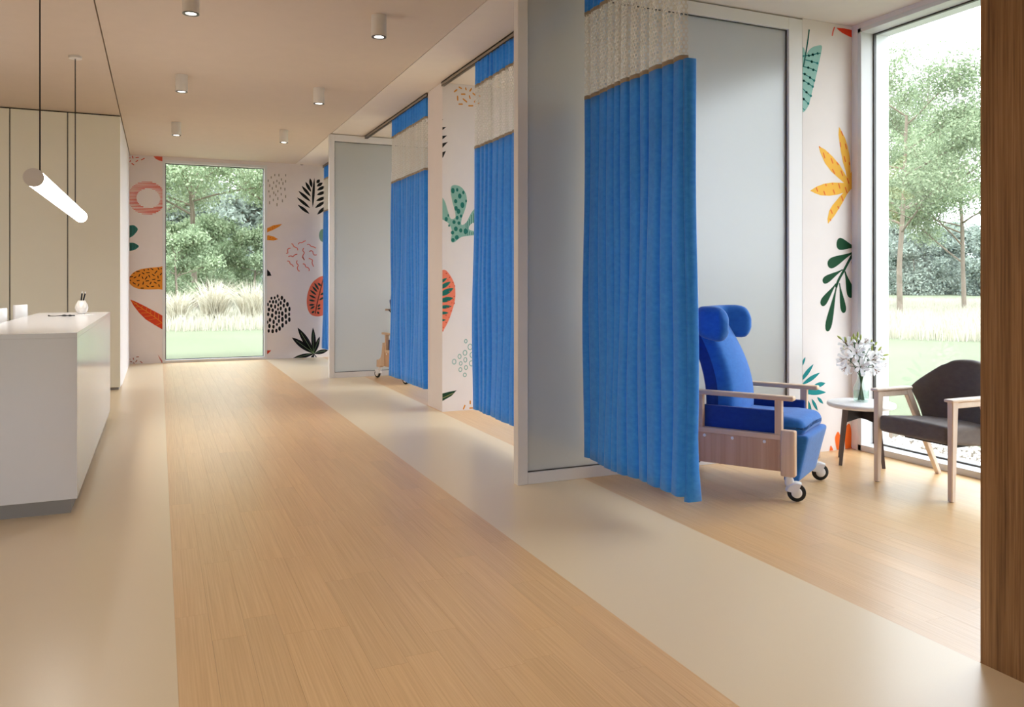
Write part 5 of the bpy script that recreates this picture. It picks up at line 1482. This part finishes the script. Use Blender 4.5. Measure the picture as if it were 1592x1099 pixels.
def tree_proto(name, seed, H, base, rad, nleaf, lsize, leaf_mat, trunk_r, spread=1.0, fill=0):
    rr = random.Random(seed); tb = MB(); tips = []
    def grow(p, d, L, r, lev):
        k = 4; pts = [p]; rs = [r]; q = p; dd = d
        for i in range(k):
            dd = (dd + Vector((rr.uniform(-1, 1), rr.uniform(-1, 1), rr.uniform(-.4, .6))) * (.16 if lev else .06)).normalized()
            q = q + dd * (L / k); pts.append(q); rs.append(r * (1 - .55 * (i + 1) / k))
            if lev >= 2 or (lev == 1 and i >= 2): tips.append((q, L))
        tb.tube([tuple(x) for x in pts], rs, 6 if lev < 2 else 4, cap=False)
        if lev < 3:
            for j in range((11, 6, 4)[lev]):
                t = rr.uniform(.28 if lev else base / L, 1.0); i = min(k - 1, int(t * k)); o_ = pts[i].lerp(pts[i + 1], t * k - i)
                a = rr.uniform(0, 2 * math.pi); el = rr.uniform(.15, .8) if lev else rr.uniform(.2, .75)
                if lev == 0: nd = Vector((math.cos(a), math.sin(a), el)).normalized()
                else: nd = (dd * .75 + Vector((math.cos(a), math.sin(a), rr.uniform(-.2, .7))) * .8).normalized()
                LL = (rad * (1.1 - .55 * (t - base / L)) * spread if lev == 0 else L * rr.uniform(.4, .62))
                grow(o_, nd, LL, max(.008, rs[i] * (.45 if lev == 0 else .5)), lev + 1)
    grow(Vector((0, 0, 0)), Vector((0, 0, 1)), H * .86, trunk_r, 0)
    tp = np.array([t[0] for t in tips]); n = nleaf
    c = tp[nr.integers(0, len(tp), n)] + nr.normal(0, 1, (n, 3)) * np.array([.38, .38, .26]) * (rad / 4)
    keep = c[:, 2] > base * .75; c = c[keep]; n = len(c)
    if fill:
        c = np.vstack([c, np.column_stack([nr.normal(0, rad * .42, fill), nr.normal(0, rad * .42, fill), np.abs(nr.normal(0, H * .27, fill)) + .1])]); n = len(c)
    a = nr.normal(0, 1, (n, 3)); a /= np.linalg.norm(a, axis=1)[:, None]; b = nr.normal(0, 1, (n, 3)); b -= a * (a * b).sum(1)[:, None]; b /= np.linalg.norm(b, axis=1)[:, None]
    s_ = nr.uniform(.6, 1.25, (n, 1)) * lsize
    v = np.stack([c - a * s_, c + b * s_ * .5, c + a * s_, c - b * s_ * .5], 1).reshape(-1, 3); i = np.arange(n) * 4
    me = bpy.data.meshes.new('foliage'); me.vertices.add(len(v)); me.vertices.foreach_set('co', v.ravel())
    f = np.column_stack([i, i + 1, i + 2, i + 3]).ravel(); me.loops.add(len(f)); me.loops.foreach_set('vertex_index', f)
    me.polygons.add(n); me.polygons.foreach_set('loop_start', np.arange(n) * 4); me.update(calc_edges=True); me.materials.append(M[leaf_mat])
    return tb.mesh('trunk', 'bark', 180), me
def tree(name, protos, loc, rz, sc, label, group=None):
    root = empty(name, loc, rz, label=label, category='tree' if 'tree' in name else 'shrub')
    root.scale = (sc, sc, sc)
    if group: root['group'] = group
    for nm, me in zip(('trunk', 'foliage'), protos):
        o = bpy.data.objects.new(nm, me); col.objects.link(o); o.parent = root
        if nm == 'foliage': o['kind'] = 'stuff'
big = tree_proto('a', 3, 11.5, 2.3, 4.4, 80000, .078, 'foliage', .14)
pale = tree_proto('b', 12, 11.5, 3.2, 4.2, 34000, .08, 'foliage_pale', .16)
bush = tree_proto('c', 31, 4.6, .3, 2.2, 16000, .10, 'foliage', .10)
far = tree_proto('d', 44, 8.5, .5, 3.6, 12000, .24, 'foliage_hazed', .15, 1.0, 6000)
# seen through the far window
tree('garden_tree', big, (1.55, 40, GZ), .4, 1.0, 'leafy tree with visible trunk left of centre in the far window')
tree('garden_tree', big, (5.6, 46, GZ), 2.2, 1.1, 'dense leafy tree filling the right side of the far window')
tree('garden_tree', pale, (-2.2, 52, GZ), 4.0, 1.15, 'paler tree behind the left edge of the far window')
tree('garden_shrub', bush, (.6, 47, GZ), 1.0, .95, 'green shrub under the left tree in the far window')
tree('garden_shrub', bush, (2.9, 52, GZ), 2.0, 1.0, 'green shrub in the middle behind the grass in the far window')
tree('garden_shrub', bush, (4.4, 43, GZ), 3.0, .8, 'dark shrub under the right tree in the far window')
tree('garden_shrub', bush, (.75, 37.5, GZ), 4.4, .72, 'nearest green shrub at the foot of the trunk in the far window')
tree('garden_shrub', bush, (2.3, 43, GZ), 5.2, .9, 'green shrub just right of the trunk in the far window')
# seen through the big window
def bearing(deg, d): return (d * math.sin(R(deg)), d * math.cos(R(deg)), GZ)
tree('garden_tree', pale, bearing(49.4, 38), 1.3, .86, 'pale tree with a bare lower trunk at the left of the big window')
tree('garden_tree', big, bearing(53.0, 45), 5.1, .84, 'denser green tree at the right of the big window, beside the wooden wall')
tree('garden_tree', pale, bearing(47.0, 62), 2.4, 1.3, 'tallest wispy tree behind the pale tree in the big window')
nth = ['first', 'second', 'third', 'fourth', 'fifth', 'sixth', 'seventh', 'eighth', 'ninth']
for k in range(9):
    tree('distant_tree', far, bearing(46.2 + 1.35 * k, 98 + 7 * (k % 3)), k * 1.3, .72 + .1 * (k % 3), nth[k] + ' distant haze-tinted tree from the left in the belt beyond the big window', 'distant tree belt beyond the big window')
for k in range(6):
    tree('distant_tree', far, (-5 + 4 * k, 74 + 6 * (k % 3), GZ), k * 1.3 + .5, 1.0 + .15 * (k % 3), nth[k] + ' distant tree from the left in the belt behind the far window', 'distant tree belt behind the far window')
